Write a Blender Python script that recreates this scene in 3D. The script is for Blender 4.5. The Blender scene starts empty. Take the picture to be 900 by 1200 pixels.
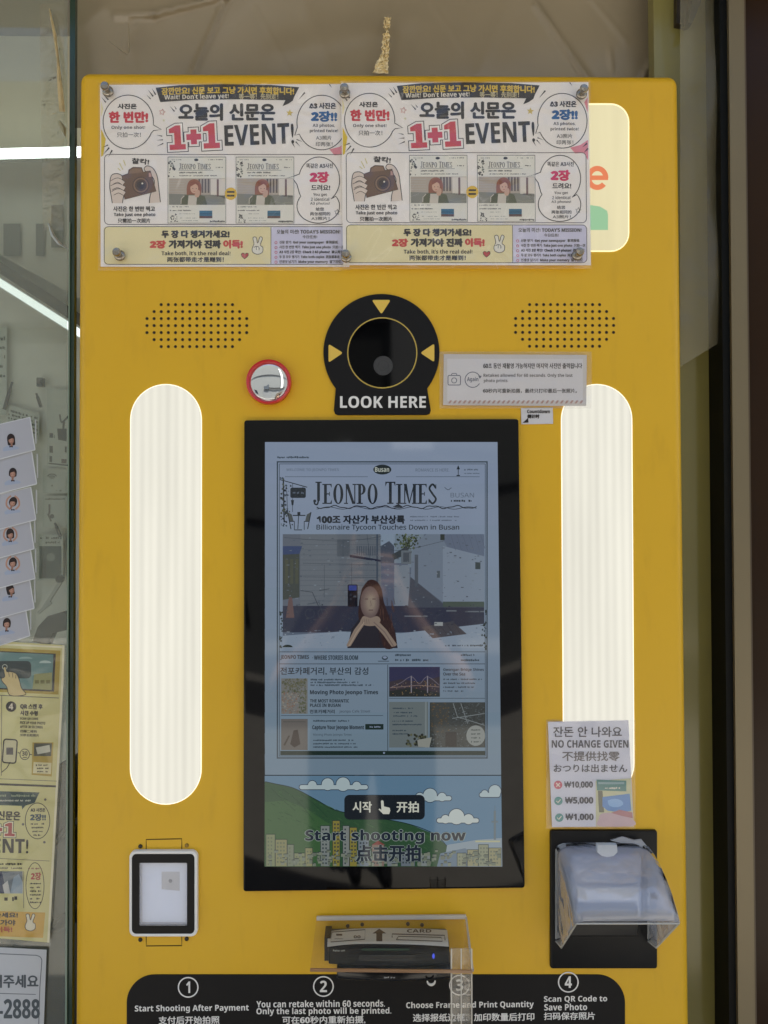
import bpy, bmesh, math, random
from mathutils import Vector, Matrix
from mathutils.geometry import tessellate_polygon

random.seed(7)
SC = bpy.context.scene
COL = SC.collection

# ------------------------------------------------------------------ camera
ZC, DIST, FPX = 1.35, 0.90, 906.0
TILT, YAW, ROLL = -0.02116, 0.01659, 0.0037
R_ = Matrix.Rotation(ROLL, 3, 'Z') @ Matrix.Rotation(TILT, 3, 'X') @ Matrix.Rotation(YAW, 3, 'Y')
B2W = Matrix(((1, 0, 0), (0, 0, -1), (0, 1, 0)))
CAMPOS = Vector((0, -DIST, ZC))
CROT = B2W @ R_.transposed()
cd = bpy.data.cameras.new('camera')
cam = bpy.data.objects.new('camera', cd)
COL.objects.link(cam)
cam.matrix_world = Matrix.Translation(CAMPOS) @ CROT.to_4x4()
cd.sensor_fit = 'VERTICAL'
cd.sensor_height = 24.0
cd.lens = 24.0 * FPX / 1200.0
cd.clip_start = 0.01
cd.clip_end = 500
SC.camera = cam

# ------------------------------------------------------------------ light
EV = 1.50                      # exposed for the shade of the shop front
ES = 0.5 ** EV                 # lamps and screen are dimmed by the same amount
SUN_EL, SUN_AZ = math.radians(68), math.radians(28)
w = bpy.data.worlds.new('World')
SC.world = w
w.use_nodes = True
nt = w.node_tree
sky = nt.nodes.new('ShaderNodeTexSky')
sky.sky_type = 'NISHITA'
sky.sun_disc = False
sky.sun_elevation = SUN_EL
sky.sun_rotation = SUN_AZ
sky.dust_density = 2.5
sky.air_density = 1.2
nt.links.new(sky.outputs[0], nt.nodes['Background'].inputs[0])
nt.nodes['Background'].inputs[1].default_value = 0.10
sd = bpy.data.lights.new('sun', 'SUN')
sd.energy = 4.6
sd.angle = math.radians(0.5)
sd.color = (1.0, 0.95, 0.86)
sun = bpy.data.objects.new('sun', sd)
COL.objects.link(sun)
sdir = Vector((math.sin(SUN_AZ) * math.cos(SUN_EL), math.cos(SUN_AZ) * math.cos(SUN_EL), math.sin(SUN_EL)))
sun.rotation_euler = sdir.to_track_quat('Z', 'Y').to_euler()
sun.location = sdir * 6
SC.view_settings.view_transform = 'Standard'
SC.view_settings.look = 'None'
SC.view_settings.exposure = EV
SC.view_settings.gamma = 1.0
SC.cycles.max_bounces = 10
SC.cycles.transparent_max_bounces = 24

# ------------------------------------------------------------------ helpers
def lin(c):
    out = []
    for v in c[:3]:
        v = v / 255.0
        out.append(v / 12.92 if v <= 0.04045 else ((v + 0.055) / 1.055) ** 2.4)
    return (*out, 1.0)

def ray(px, py):
    v = Vector(((px - 450.0) / FPX, (600.0 - py) / FPX, -1.0))
    return CROT @ v

def P(px, py, h=0.0):
    """where the sight line of a photo pixel meets the vertical plane y = -h"""
    d = ray(px, py)
    return CAMPOS + d * ((-h - CAMPOS.y) / d.y)

def onface(h):
    return lambda x, y, k: P(x, y, h + k)

_M = {}
def mat(name, rgb, rough=0.55, metal=0.0, spec=0.5, noise=0.0, nscale=40.0, bump=0.0, bscale=200.0, coat=0.0,
        emit=None, estr=1.0):
    if name in _M:
        return _M[name]
    m = bpy.data.materials.new(name)
    m.use_nodes = True
    n = m.node_tree
    b = n.nodes['Principled BSDF']
    col = lin(rgb)
    b.inputs['Base Color'].default_value = col
    b.inputs['Roughness'].default_value = rough
    b.inputs['Metallic'].default_value = metal
    b.inputs['Specular IOR Level'].default_value = spec
    b.inputs['Coat Weight'].default_value = coat
    b.inputs['Coat Roughness'].default_value = 0.08
    if emit is not None:
        b.inputs['Emission Color'].default_value = lin(emit)
        b.inputs['Emission Strength'].default_value = estr * ES
    if noise or bump:
        tc = n.nodes.new('ShaderNodeTexCoord')
        if noise:
            nz = n.nodes.new('ShaderNodeTexNoise')
            nz.inputs['Scale'].default_value = nscale
            nz.inputs['Detail'].default_value = 6
            n.links.new(tc.outputs['Object'], nz.inputs['Vector'])
            mx = n.nodes.new('ShaderNodeMix')
            mx.data_type = 'RGBA'
            mx.inputs[6].default_value = tuple(max(0, v * (1 - noise)) for v in col[:3]) + (1,)
            mx.inputs[7].default_value = tuple(min(1, v * (1 + noise)) for v in col[:3]) + (1,)
            n.links.new(nz.outputs['Fac'], mx.inputs[0])
            n.links.new(mx.outputs[2], b.inputs['Base Color'])
        if bump:
            nz = n.nodes.new('ShaderNodeTexNoise')
            nz.inputs['Scale'].default_value = bscale
            nz.inputs['Detail'].default_value = 3
            n.links.new(tc.outputs['Object'], nz.inputs['Vector'])
            bp = n.nodes.new('ShaderNodeBump')
            bp.inputs['Strength'].default_value = bump
            bp.inputs['Distance'].default_value = 0.002
            n.links.new(nz.outputs['Fac'], bp.inputs['Height'])
            n.links.new(bp.outputs[0], b.inputs['Normal'])
    _M[name] = m
    return m

def ink(rgb):
    return mat('ink_%d_%d_%d' % tuple(rgb), rgb, 0.5, spec=0.3)

def lit(rgb, k=1.0):
    """a pixel colour of the touch screen: black glass that gives off light"""
    rgb = tuple(int(v) for v in (rgb[0] * 1.03, rgb[1] * 1.02, rgb[2] * .91))
    return mat('screen_%d_%d_%d' % tuple(rgb), (5, 5, 6), 0.05, spec=0.45, emit=rgb, estr=k * .98)

def clear(name, tint=(255, 255, 255), haze=0.05, rough=0.08, bump=0.0, bscale=8.0, refl=1.0, hazecol=None):
    """clear plastic or glass sheet: mostly see-through, a little milky, mirror-like at its fresnel"""
    if name in _M:
        return _M[name]
    m = bpy.data.materials.new(name)
    m.use_nodes = True
    n = m.node_tree
    n.nodes.clear()
    out = n.nodes.new('ShaderNodeOutputMaterial')
    tr = n.nodes.new('ShaderNodeBsdfTransparent'); tr.inputs[0].default_value = lin(tint)
    df = n.nodes.new('ShaderNodeBsdfDiffuse'); df.inputs[0].default_value = lin(hazecol or (225, 228, 232))
    tl = n.nodes.new('ShaderNodeBsdfTranslucent'); tl.inputs[0].default_value = lin(hazecol or (225, 228, 232))
    hz = n.nodes.new('ShaderNodeMixShader'); hz.inputs[0].default_value = 0.4
    n.links.new(df.outputs[0], hz.inputs[1]); n.links.new(tl.outputs[0], hz.inputs[2])
    m1 = n.nodes.new('ShaderNodeMixShader'); m1.inputs[0].default_value = haze
    n.links.new(tr.outputs[0], m1.inputs[1]); n.links.new(hz.outputs[0], m1.inputs[2])
    gl = n.nodes.new('ShaderNodeBsdfGlossy'); gl.inputs['Roughness'].default_value = rough
    # mirror share rises towards grazing angles, the same from both sides of the sheet
    ge = n.nodes.new('ShaderNodeNewGeometry')
    dt = n.nodes.new('ShaderNodeVectorMath'); dt.operation = 'DOT_PRODUCT'
    n.links.new(ge.outputs['Incoming'], dt.inputs[0]); n.links.new(ge.outputs['Normal'], dt.inputs[1])
    def mth(op, a_, b_=None):
        q = n.nodes.new('ShaderNodeMath'); q.operation = op
        for i, v in enumerate((a_, b_)):
            if v is None: continue
            if isinstance(v, (int, float)): q.inputs[i].default_value = v
            else: n.links.new(v, q.inputs[i])
        return q
    g_ = mth('POWER', mth('SUBTRACT', 1.0, mth('ABSOLUTE', dt.outputs['Value']).outputs[0]).outputs[0], 5.0)
    ml = mth('MULTIPLY_ADD', g_.outputs[0], 0.90 * refl); ml.inputs[2].default_value = 0.05 * refl
    m2 = n.nodes.new('ShaderNodeMixShader')
    n.links.new(ml.outputs[0], m2.inputs[0]); n.links.new(m1.outputs[0], m2.inputs[1]); n.links.new(gl.outputs[0], m2.inputs[2])
    n.links.new(m2.outputs[0], out.inputs[0])
    if bump:
        tc = n.nodes.new('ShaderNodeTexCoord')
        nz = n.nodes.new('ShaderNodeTexNoise'); nz.inputs['Scale'].default_value = bscale; nz.inputs['Detail'].default_value = 2
        nz.inputs['Distortion'].default_value = 0.8
        n.links.new(tc.outputs['Object'], nz.inputs['Vector'])
        bp = n.nodes.new('ShaderNodeBump'); bp.inputs['Strength'].default_value = bump; bp.inputs['Distance'].default_value = 0.02
        n.links.new(nz.outputs['Fac'], bp.inputs['Height'])
        n.links.new(bp.outputs[0], gl.inputs['Normal'])
        n.links.new(bp.outputs[0], dt.inputs[1])
    _M[name] = m
    return m

def tag(o, label=None, cat=None, group=None, kind=None):
    if label: o['label'] = label
    if cat: o['category'] = cat
    if group: o['group'] = group
    if kind: o['kind'] = kind
    return o

def thing(name, loc, label, cat, group=None):
    o = bpy.data.objects.new(name, None)
    o.empty_display_size = 0.02
    o.location = loc
    COL.objects.link(o)
    return tag(o, label, cat, group)

def origin(o):
    v = Vector((0, 0, 0))
    while o is not None:
        v = v + o.location
        o = o.parent
    return v

def kids(o):
    return [c for c in COL.objects if c.parent is o]

def copy_tree(o, parent=None):
    c = o.copy()
    COL.objects.link(c)
    c.parent = parent
    for ch in kids(o):
        copy_tree(ch, c)
    return c

def sans(s, heavy):
    """the same letters from the plain sans-serif alphabet of the mathematical block"""
    out = ''
    for c in s:
        if 'A' <= c <= 'Z': out += chr((0x1D5D4 if heavy else 0x1D5A0) + ord(c) - 65)
        elif 'a' <= c <= 'z': out += chr((0x1D5EE if heavy else 0x1D5BA) + ord(c) - 97)
        elif '0' <= c <= '9': out += chr((0x1D7EC if heavy else 0x1D7E2) + ord(c) - 48)
        else: out += c
    return out

_T = {}
def glyphs(s, off):
    if (s, off) not in _T:
        c = bpy.data.curves.new('text', 'FONT')
        c.body = s; c.size = 1.0; c.resolution_u = 3; c.offset = off
        o = bpy.data.objects.new('text', c)
        COL.objects.link(o)
        dg = bpy.context.evaluated_depsgraph_get()
        m = bpy.data.meshes.new_from_object(o.evaluated_get(dg))
        vs = [(v.co.x, v.co.y) for v in m.vertices]
        fs = [tuple(p.vertices) for p in m.polygons]
        bpy.data.objects.remove(o); bpy.data.curves.remove(c); bpy.data.meshes.remove(m)
        _T[(s, off)] = (vs, fs)
    return _T[(s, off)]

U = 0.00006          # one ink layer

class Art:
    """flat artwork drawn in photo pixels and laid on a real surface by 'place'"""
    def __init__(self, place, shift=(0, 0)):
        self.place, self.v, self.f, self.m, self.mi, self.s = place, [], [], [], [], shift
        self.warp = None
    def _m(self, m):
        if m not in self.m: self.m.append(m)
        return self.m.index(m)
    def raw(self, pts, faces, m, z):
        k = len(self.v); i = self._m(m)
        for (x, y) in pts:
            if self.warp: x, y = self.warp(x, y)
            self.v.append(self.place(x + self.s[0], y + self.s[1], z * U))
        for f in faces:
            self.f.append([k + q for q in f]); self.mi.append(i)
    def poly(self, pts, m, z=1):
        tris = tessellate_polygon([[Vector((p[0], p[1], 0)) for p in pts]])
        self.raw(pts, [tuple(t) for t in tris], m, z)
        return self
    def rect(self, x0, y0, x1, y1, m, z=1):
        self.raw([(x0, y0), (x1, y0), (x1, y1), (x0, y1)], [(0, 1, 2, 3)], m, z); return self
    def rrect(self, x0, y0, x1, y1, r, m, z=1):
        return self.poly(rr(x0, y0, x1, y1, r), m, z)
    def disc(self, cx, cy, r, m, z=1, ry=None, n=36):
        return self.poly(ell(cx, cy, r, ry or r, n), m, z)
    def line(self, pts, w, m, z=2, closed=False):
        n = len(pts)
        if closed: pts = list(pts) + [pts[0], pts[1]]
        L, Rr = [], []
        for i, p in enumerate(pts):
            a = pts[max(0, i - 1)]; b = pts[min(len(pts) - 1, i + 1)]
            d = Vector((b[0] - a[0], b[1] - a[1]))
            if d.length < 1e-6: d = Vector((1, 0))
            d.normalize(); nx, ny = -d.y * w / 2, d.x * w / 2
            L.append((p[0] + nx, p[1] + ny)); Rr.append((p[0] - nx, p[1] - ny))
        q = len(pts)
        self.raw(L + Rr, [(i, i + 1, q + i + 1, q + i) for i in range(q - 1)], m, z)
        return self
    def text(self, s, x0, y0, x1, y1, m, z=4, bold=0.0, off=0.0, rot=0.0, bend=0.0):
        """ink box of the words fitted to x0..x1, y0..y1 (photo pixels; x1 None keeps the natural width)"""
        latin = all(ord(c) < 128 for c in s)
        s = sans(s, bold >= .3)
        if latin and bold >= .3: bold *= .3; off = 0.0
        vs, fs = glyphs(s, off)
        if not vs: return self
        ax, bx = min(v[0] for v in vs), max(v[0] for v in vs)
        ay, by = min(v[1] for v in vs), max(v[1] for v in vs)
        if x1 is None: x1 = x0 + (bx - ax) * (y1 - y0) / (by - ay)
        sx, sy = (x1 - x0) / max(1e-6, bx - ax), (y1 - y0) / max(1e-6, by - ay)
        cx, cy = (x0 + x1) / 2, (y0 + y1) / 2
        cr, sr = math.cos(math.radians(rot)), math.sin(math.radians(rot))
        sh = [(0, 0)]
        if bold: sh = [(0, 0), (-bold / 2, 0), (bold / 2, 0), (0, bold / 2.6), (0, -bold / 2.6)]
        for k, (dx, dy) in enumerate(sh):
            pts = []
            for (x, y) in vs:
                X = x0 + (x - ax) * sx + dx - cx; Y = y1 - (y - ay) * sy + dy - cy
                Y += bend * (X / max(1, (x1 - x0) / 2)) ** 2
                pts.append((cx + X * cr - Y * sr, cy + X * sr + Y * cr))
            self.raw(pts, fs, m, z + 0.35 * k)
        return self
    def greek(self, x0, x1, y, h, m, z=4, dens=0.75):
        """print too small to read in the photograph: a broken row of tiny strokes"""
        x = x0
        while x < x1:
            w_ = random.uniform(0.5, 1.3) * h * 0.7
            if random.random() < dens:
                t = random.uniform(0, 0.35) * h
                self.rect(x, y - h + t, min(x1, x + w_ * 0.8), y - random.uniform(0, 0.25) * h, m, z)
            x += w_
        return self
    def build(self, name, parent, kind=None, label=None):
        o = mesh(name, self.v, self.f, parent, self.m, self.mi)
        if label: o['label'] = label
        return o

def mesh(name, verts, faces, parent, mats, mi=None, smooth=False):
    org = origin(parent) if parent is not None else Vector((0, 0, 0))
    me = bpy.data.meshes.new(name)
    me.from_pydata([tuple(Vector(v) - org) for v in verts], [], faces)
    if not isinstance(mats, (list, tuple)): mats = [mats]
    for m in mats: me.materials.append(m)
    if mi:
        for p, i in zip(me.polygons, mi): p.material_index = i
    if smooth:
        for p in me.polygons: p.use_smooth = True
    o = bpy.data.objects.new(name, me)
    COL.objects.link(o)
    o.parent = parent
    return o

def ell(cx, cy, rx, ry, n=36, a0=0.0, a1=360.0):
    full = abs(a1 - a0 - 360) < 1e-6
    k = n if full else n + 1
    return [(cx + rx * math.cos(math.radians(a0 + (a1 - a0) * i / n)), cy + ry * math.sin(math.radians(a0 + (a1 - a0) * i / n))) for i in range(k)]

def rr(x0, y0, x1, y1, r, n=8):
    p = []
    for (cx, cy, a) in ((x1 - r, y1 - r, 0), (x0 + r, y1 - r, 90), (x0 + r, y0 + r, 180), (x1 - r, y0 + r, 270)):
        p += ell(cx, cy, r, r, n, a, a + 90)
    return p

def quad(pts, corners):
    """carry a unit-square outline onto four photo corners (tl, tr, br, bl)"""
    out = []
    for (u, v) in pts:
        out.append(tuple(corners[0][k] * (1 - u) * (1 - v) + corners[1][k] * u * (1 - v) + corners[2][k] * u * v + corners[3][k] * (1 - u) * v for k in (0, 1)))
    return out

def rrq(corners, r, n=5):
    wd = corners[1][0] - corners[0][0]; hg = corners[3][1] - corners[0][1]
    return quad([(x / wd, y / hg) for x, y in rr(0, 0, wd, hg, r, n)], corners)

def bez(pts, n=10):
    """smooth open curve through the points (Catmull-Rom)"""
    out = []
    q = [pts[0]] + list(pts) + [pts[-1]]
    for i in range(1, len(q) - 2):
        p0, p1, p2, p3 = q[i - 1], q[i], q[i + 1], q[i + 2]
        for k in range(n):
            t = k / n
            out.append(tuple(0.5 * (2 * p1[j] + (p2[j] - p0[j]) * t + (2 * p0[j] - 5 * p1[j] + 4 * p2[j] - p3[j]) * t * t
                                    + (3 * p1[j] - p0[j] - 3 * p2[j] + p3[j]) * t ** 3) for j in range(2)))
    out.append(tuple(pts[-1]))
    return out

def slab(name, outline, h0, h1, parent, m, bevel=0.0, seg=3, smooth=True):
    """solid plate: a pixel outline on the front plane pulled from height h0 to h1"""
    b = [P(x, y, h1) for x, y in outline]
    a = [Vector((p.x, -h0, p.z)) for p in b]
    n = len(a)
    faces = [list(range(n))[::-1], list(range(n, 2 * n))] + [[i, (i + 1) % n, n + (i + 1) % n, n + i] for i in range(n)]
    o = mesh(name, a + b, faces, parent, m)
    fix(o)
    if bevel: bev(o, bevel, seg)
    return o

def fix(o):
    bm = bmesh.new(); bm.from_mesh(o.data)
    bmesh.ops.recalc_face_normals(bm, faces=bm.faces)
    bm.to_mesh(o.data); bm.free()

def bev(o, wd, seg=3, ang=40):
    bm = bmesh.new(); bm.from_mesh(o.data)
    es = [e for e in bm.edges if len(e.link_faces) == 2 and e.calc_face_angle(0) > math.radians(ang)]
    bmesh.ops.bevel(bm, geom=es, offset=wd, segments=seg, profile=0.5, affect='EDGES', clamp_overlap=True)
    bm.to_mesh(o.data); bm.free()
    for p in o.data.polygons: p.use_smooth = True
    try:
        bm = bmesh.new(); bm.from_mesh(o.data)
        for e in bm.edges:
            if len(e.link_faces) == 2 and e.calc_face_angle(0) > math.radians(35): e.smooth = False
        bm.to_mesh(o.data); bm.free()
    except Exception:
        pass

def box(name, x0, x1, y0, y1, z0, z1, parent, m, bevel=0.0, seg=3):
    v = [(x, y, z) for x in (x0, x1) for y in (y0, y1) for z in (z0, z1)]
    f = [(0, 1, 3, 2), (4, 6, 7, 5), (0, 4, 5, 1), (2, 3, 7, 6), (0, 2, 6, 4), (1, 5, 7, 3)]
    o = mesh(name, v, f, parent, m)
    fix(o)
    if bevel: bev(o, bevel, seg)
    return o

def lathe(name, prof, centre, parent, m, n=28, smooth=True):
    """profile (radius, height towards the viewer) turned about the axis -y through centre"""
    v, f = [], []
    for (r, h) in prof:
        for i in range(n):
            a = 2 * math.pi * i / n
            v.append((centre.x + r * math.cos(a), centre.y - h, centre.z + r * math.sin(a)))
    for k in range(len(prof) - 1):
        for i in range(n):
            j = (i + 1) % n
            f.append((k * n + i, k * n + j, (k + 1) * n + j, (k + 1) * n + i))
    f.append(tuple(range(n))); f.append(tuple(range((len(prof) - 1) * n, len(prof) * n)))
    o = mesh(name, v, f, parent, m)
    fix(o)
    if smooth:
        for p in o.data.polygons: p.use_smooth = True
        bm = bmesh.new(); bm.from_mesh(o.data)
        for e in bm.edges:
            if len(e.link_faces) == 2 and e.calc_face_angle(0) > math.radians(45): e.smooth = False
        bm.to_mesh(o.data); bm.free()
    return o

# condensed high-contrast serif capitals for the masthead, each in a unit cell (x right, y down)
def serif_word(art, word, x0, y0, x1, y1, m, z=4, big_first=True):
    W = {'J': .62, 'E': .78, 'O': .86, 'N': .92, 'P': .78, 'T': .86, 'I': .42, 'M': 1.12, 'S': .74, ' ': .42}
    tot = sum(W[c] for c in word) + .12 * (len(word) - 1)
    u = (x1 - x0) / tot
    x = x0
    first = True
    for ch in word:
        wd = W[ch] * u
        top = y0 if first else y0 + (y1 - y0) * .10
        first = ch == ' '
        H = y1 - top
        st = .24 * u; th = max(.055 * H, .5)
        X = lambda a: x + a * wd
        Y = lambda b: top + b * H
        def stem(a, w_=st, z_=z): art.rect(a - w_ / 2, Y(0), a + w_ / 2, Y(1), m, z_)
        def serif(a, b, w_): art.rect(a - w_ / 2, b - th / 2, a + w_ / 2, b + th / 2, m, z + .3)
        if ch in 'EPT I'.replace(' ', '') or ch == 'J':
            c = {'E': .3, 'P': .3, 'T': .5, 'I': .5, 'J': .62}[ch]
            if ch == 'J':
                art.rect(X(c) - st / 2, Y(0), X(c) + st / 2, Y(.86), m, z)
                art.line(bez([(X(c), Y(.82)), (X(.45), Y(1.02)), (X(.12), Y(1.0)), (X(.02), Y(.88))]), st * .55, m, z + .6)
                art.disc(X(.1), Y(.87), st * .55, m, z + .9, n=14)
            else:
                stem(X(c)); serif(X(c), Y(1) - th / 2, st * 2.2)
            if ch in 'PIJE': serif(X(c), Y(0) + th / 2, st * 2.2)
        if ch == 'E':
            art.rect(X(.3), Y(0), X(.95), Y(0) + th, m, z + .6); art.rect(X(.3), Y(1) - th, X(.98), Y(1), m, z + .6)
            art.rect(X(.3), Y(.5) - th / 2, X(.75), Y(.5) + th / 2, m, z + .6)
            art.poly([(X(.98), Y(0)), (X(.98), Y(.2)), (X(.82), Y(0) + th)], m, z + .9)
            art.poly([(X(1.0), Y(1)), (X(1.0), Y(.78)), (X(.82), Y(1) - th)], m, z + .9)
            art.rect(X(.7), Y(.4), X(.78), Y(.6), m, z + .9)
        if ch == 'T':
            art.rect(X(0), Y(0), X(1), Y(0) + th, m, z + .6)
            art.poly([(X(0), Y(0)), (X(0), Y(.22)), (X(.16), Y(0) + th)], m, z + .9)
            art.poly([(X(1), Y(0)), (X(1), Y(.22)), (X(.84), Y(0) + th)], m, z + .9)
        if ch == 'P':
            o_ = ell(X(.45), Y(.27), wd * .5, H * .27, 16, -90, 90); i_ = ell(X(.45), Y(.27), wd * .5 - st, H * .27 - th, 16, -90, 90)
            art.poly(o_ + i_[::-1], m, z + .6)
        if ch == 'O':
            n = 28
            o_ = ell(X(.5), Y(.5), wd * .5, H * .51, n); i_ = ell(X(.5), Y(.5), wd * .5 - st, H * .51 - th, n)
            art.raw(o_ + i_, [(i, (i + 1) % n, n + (i + 1) % n, n + i) for i in range(n)], m, z)
        if ch == 'N':
            art.rect(X(.1), Y(0), X(.1) + st * .4, Y(1), m, z); art.rect(X(.88), Y(0), X(.88) + st * .4, Y(1), m, z)
            art.poly([(X(.06), Y(0)), (X(.06) + st * 1.1, Y(0)), (X(.93), Y(1)), (X(.93) - st * .9, Y(1))], m, z + .6)
            serif(X(.12), Y(1) - th / 2, st * 1.4); serif(X(.9), Y(0) + th / 2, st * 1.4)
        if ch == 'M':
            art.rect(X(.08), Y(0), X(.08) + st * .4, Y(1), m, z); stem(X(.86))
            art.poly([(X(.04), Y(0)), (X(.04) + st * 1.1, Y(0)), (X(.5), Y(.9)), (X(.44), Y(1))], m, z + .6)
            art.poly([(X(.8), Y(0)), (X(.8) + st * .4, Y(0)), (X(.5), Y(1)), (X(.45), Y(.93))], m, z + .9)
            serif(X(.1), Y(1) - th / 2, st * 1.4); serif(X(.86), Y(1) - th / 2, st * 1.8); serif(X(.9), Y(0) + th / 2, st * 1.6)
        if ch == 'S':
            s_ = bez([(X(.88), Y(.2)), (X(.5), Y(.02)), (X(.14), Y(.22)), (X(.5), Y(.5)), (X(.88), Y(.76)), (X(.5), Y(.98)), (X(.08), Y(.8))], 6)
            art.line(s_, st * .7, m, z)
            art.rect(X(.84), Y(.02), X(.92), Y(.26), m, z + .6); art.rect(X(.04), Y(.74), X(.12), Y(.98), m, z + .6)
        x += wd + .12 * u

# ------------------------------------------------------------------ materials used all over
def powder_coat():
    """satin yellow paint, a little uneven, wiped and finger-marked"""
    m = bpy.data.materials.new('yellow_powder_coat'); m.use_nodes = True
    n = m.node_tree; b = n.nodes['Principled BSDF']; b.inputs['Specular IOR Level'].default_value = .45
    tc = n.nodes.new('ShaderNodeTexCoord')
    def noise(scale, detail, sc3=(1, 1, 1)):
        mp = n.nodes.new('ShaderNodeMapping'); mp.inputs['Scale'].default_value = sc3
        nz = n.nodes.new('ShaderNodeTexNoise'); nz.inputs['Scale'].default_value = scale; nz.inputs['Detail'].default_value = detail
        n.links.new(tc.outputs['Object'], mp.inputs[0]); n.links.new(mp.outputs[0], nz.inputs['Vector']); return nz
    big, fine = noise(3.5, 4), noise(60, 5, (1, 1, .25))
    mx = n.nodes.new('ShaderNodeMix'); mx.data_type = 'RGBA'
    mx.inputs[6].default_value = lin((216, 166, 16)); mx.inputs[7].default_value = lin((227, 180, 28))
    n.links.new(big.outputs['Fac'], mx.inputs[0])
    rp = n.nodes.new('ShaderNodeValToRGB')                    # faint streaks and smears
    rp.color_ramp.elements[0].position = .56; rp.color_ramp.elements[0].color = (0, 0, 0, 1)
    rp.color_ramp.elements[1].position = .80; rp.color_ramp.elements[1].color = (1, 1, 1, 1)
    n.links.new(fine.outputs['Fac'], rp.inputs[0])
    m2 = n.nodes.new('ShaderNodeMix'); m2.data_type = 'RGBA'; m2.inputs[7].default_value = lin((190, 142, 22))
    ml = n.nodes.new('ShaderNodeMath'); ml.operation = 'MULTIPLY'; ml.inputs[1].default_value = .30
    n.links.new(rp.outputs[0], ml.inputs[0]); n.links.new(ml.outputs[0], m2.inputs[0]); n.links.new(mx.outputs[2], m2.inputs[6])
    n.links.new(m2.outputs[2], b.inputs['Base Color'])
    sm = noise(14, 6)
    mr = n.nodes.new('ShaderNodeMapRange'); mr.inputs[3].default_value = .30; mr.inputs[4].default_value = .52
    n.links.new(sm.outputs['Fac'], mr.inputs[0]); n.links.new(mr.outputs[0], b.inputs['Roughness'])
    op = noise(900, 2); bp = n.nodes.new('ShaderNodeBump'); bp.inputs['Strength'].default_value = .06; bp.inputs['Distance'].default_value = .002
    n.links.new(op.outputs['Fac'], bp.inputs['Height']); n.links.new(bp.outputs[0], b.inputs['Normal'])
    return m
YEL = powder_coat()
BLACK = mat('black_vinyl', (20, 19, 19), 0.5, spec=0.22, noise=0.12, nscale=25)
BLACKP = mat('black_plastic', (17, 17, 17), 0.38, spec=0.28, bump=0.08, bscale=700)
GLASSB = mat('black_glass', (4, 4, 5), 0.05, spec=0.26)
WHITEP = mat('white_plastic', (232, 230, 222), 0.35)
PAPER = mat('paper', (230, 219, 198), 0.6, spec=0.35, noise=0.03, nscale=14)
WHITEINK = mat('white_lettering', (228, 226, 220), 0.5)
DARK = ink((48, 42, 38)); GREY = ink((95, 90, 86)); RED = ink((214, 62, 74)); BLUE = ink((40, 112, 176))
STEEL = mat('brushed_metal', (150, 145, 135), 0.3, metal=1.0, bump=0.15, bscale=300)
CLEAR = clear('clear_acrylic', haze=0.05, rough=0.05)
SLEEVE = clear('laminate_film', haze=0.05, rough=0.07, bump=0.9, bscale=13, refl=1.3)

# ------------------------------------------------------------------ the place
XL, XR, ZT = -0.3418, 0.3680, ZC + 0.5385
def sheet(name, pts, m, parent=None, kind='structure', sub=0):
    o = mesh(name, pts, [tuple(range(len(pts)))], parent, m)
    if kind and parent is None: o['kind'] = kind
    return o
pave = mat('pavement_stone', (158, 154, 146), 0.8, noise=0.2, nscale=5, bump=0.3, bscale=90)
sheet('pavement', [(-200, 300, 0), (200, 300, 0), (200, -300, 0), (-200, -300, 0)], pave)
asph = mat('asphalt', (66, 66, 68), 0.85, noise=0.25, nscale=20)
sheet('road', [(-200, -4.4, .004), (200, -4.4, .004), (200, -7.4, .004), (-200, -7.4, .004)], asph)

def plank(name, p0, p1, w_, d_, parent, m):
    """square bar between two points"""
    p0, p1 = Vector(p0), Vector(p1)
    t = (p1 - p0).normalized()
    u = t.cross(Vector((0, 1, 0)))
    if u.length < 1e-3: u = Vector((1, 0, 0))
    u.normalize(); v = t.cross(u).normalized()
    vs = [p + u * a * w_ / 2 + v * b * d_ / 2 for p in (p0, p1) for a, b in ((-1, -1), (1, -1), (1, 1), (-1, 1))]
    o = mesh(name, vs, [(0, 1, 2, 3), (4, 7, 6, 5), (0, 4, 5, 1), (1, 5, 6, 2), (2, 6, 7, 3), (3, 7, 4, 0)], parent, m)
    fix(o)
    return o

# the white building across the street: it is what the little round mirror shows
ob = thing('white_building', (0, -8.6, 0), 'white rendered building across the sunny street, seen only in the round mirror', 'building')
wm = mat('white_render', (120, 122, 120), 0.85, noise=0.06, nscale=1.2)
box('wall', -16.0, 16.0, -9.6, -8.6, 0, 7.0, ob, wm)
plank('cable_duct', (-16.0, -8.56, 3.9), (16.0, -8.56, 3.9), .07, .05, ob, mat('grey_duct', (70, 70, 72), .6))
box('window', -3.8, -2.9, -8.64, -8.56, 1.2, 2.0, ob, mat('dark_window', (40, 46, 52), .15))
box('door', -1.9, -.9, -8.64, -8.55, 0.01, 2.1, ob, mat('grey_door', (120, 122, 122), .5))
box('meter_box', -1.7, -1.2, -8.64, -8.4, 2.35, 2.7, ob, mat('meter_grey', (70, 76, 82), .5))
plank('cable', (-1.2, -8.5, 2.5), (1.6, -8.5, 2.2), .12, .08, ob, mat('black_cable', (26, 26, 28), .5))
plank('drain_pipe', (.5, -8.5, 2.3), (.5, -8.5, 5.5), .5, .2, ob, mat('white_pipe', (236, 236, 234), .4))
box('service_door', -.2, 1.2, -8.62, -8.54, 0.01, 1.6, ob, mat('brown_door', (96, 84, 70), .5))
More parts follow.
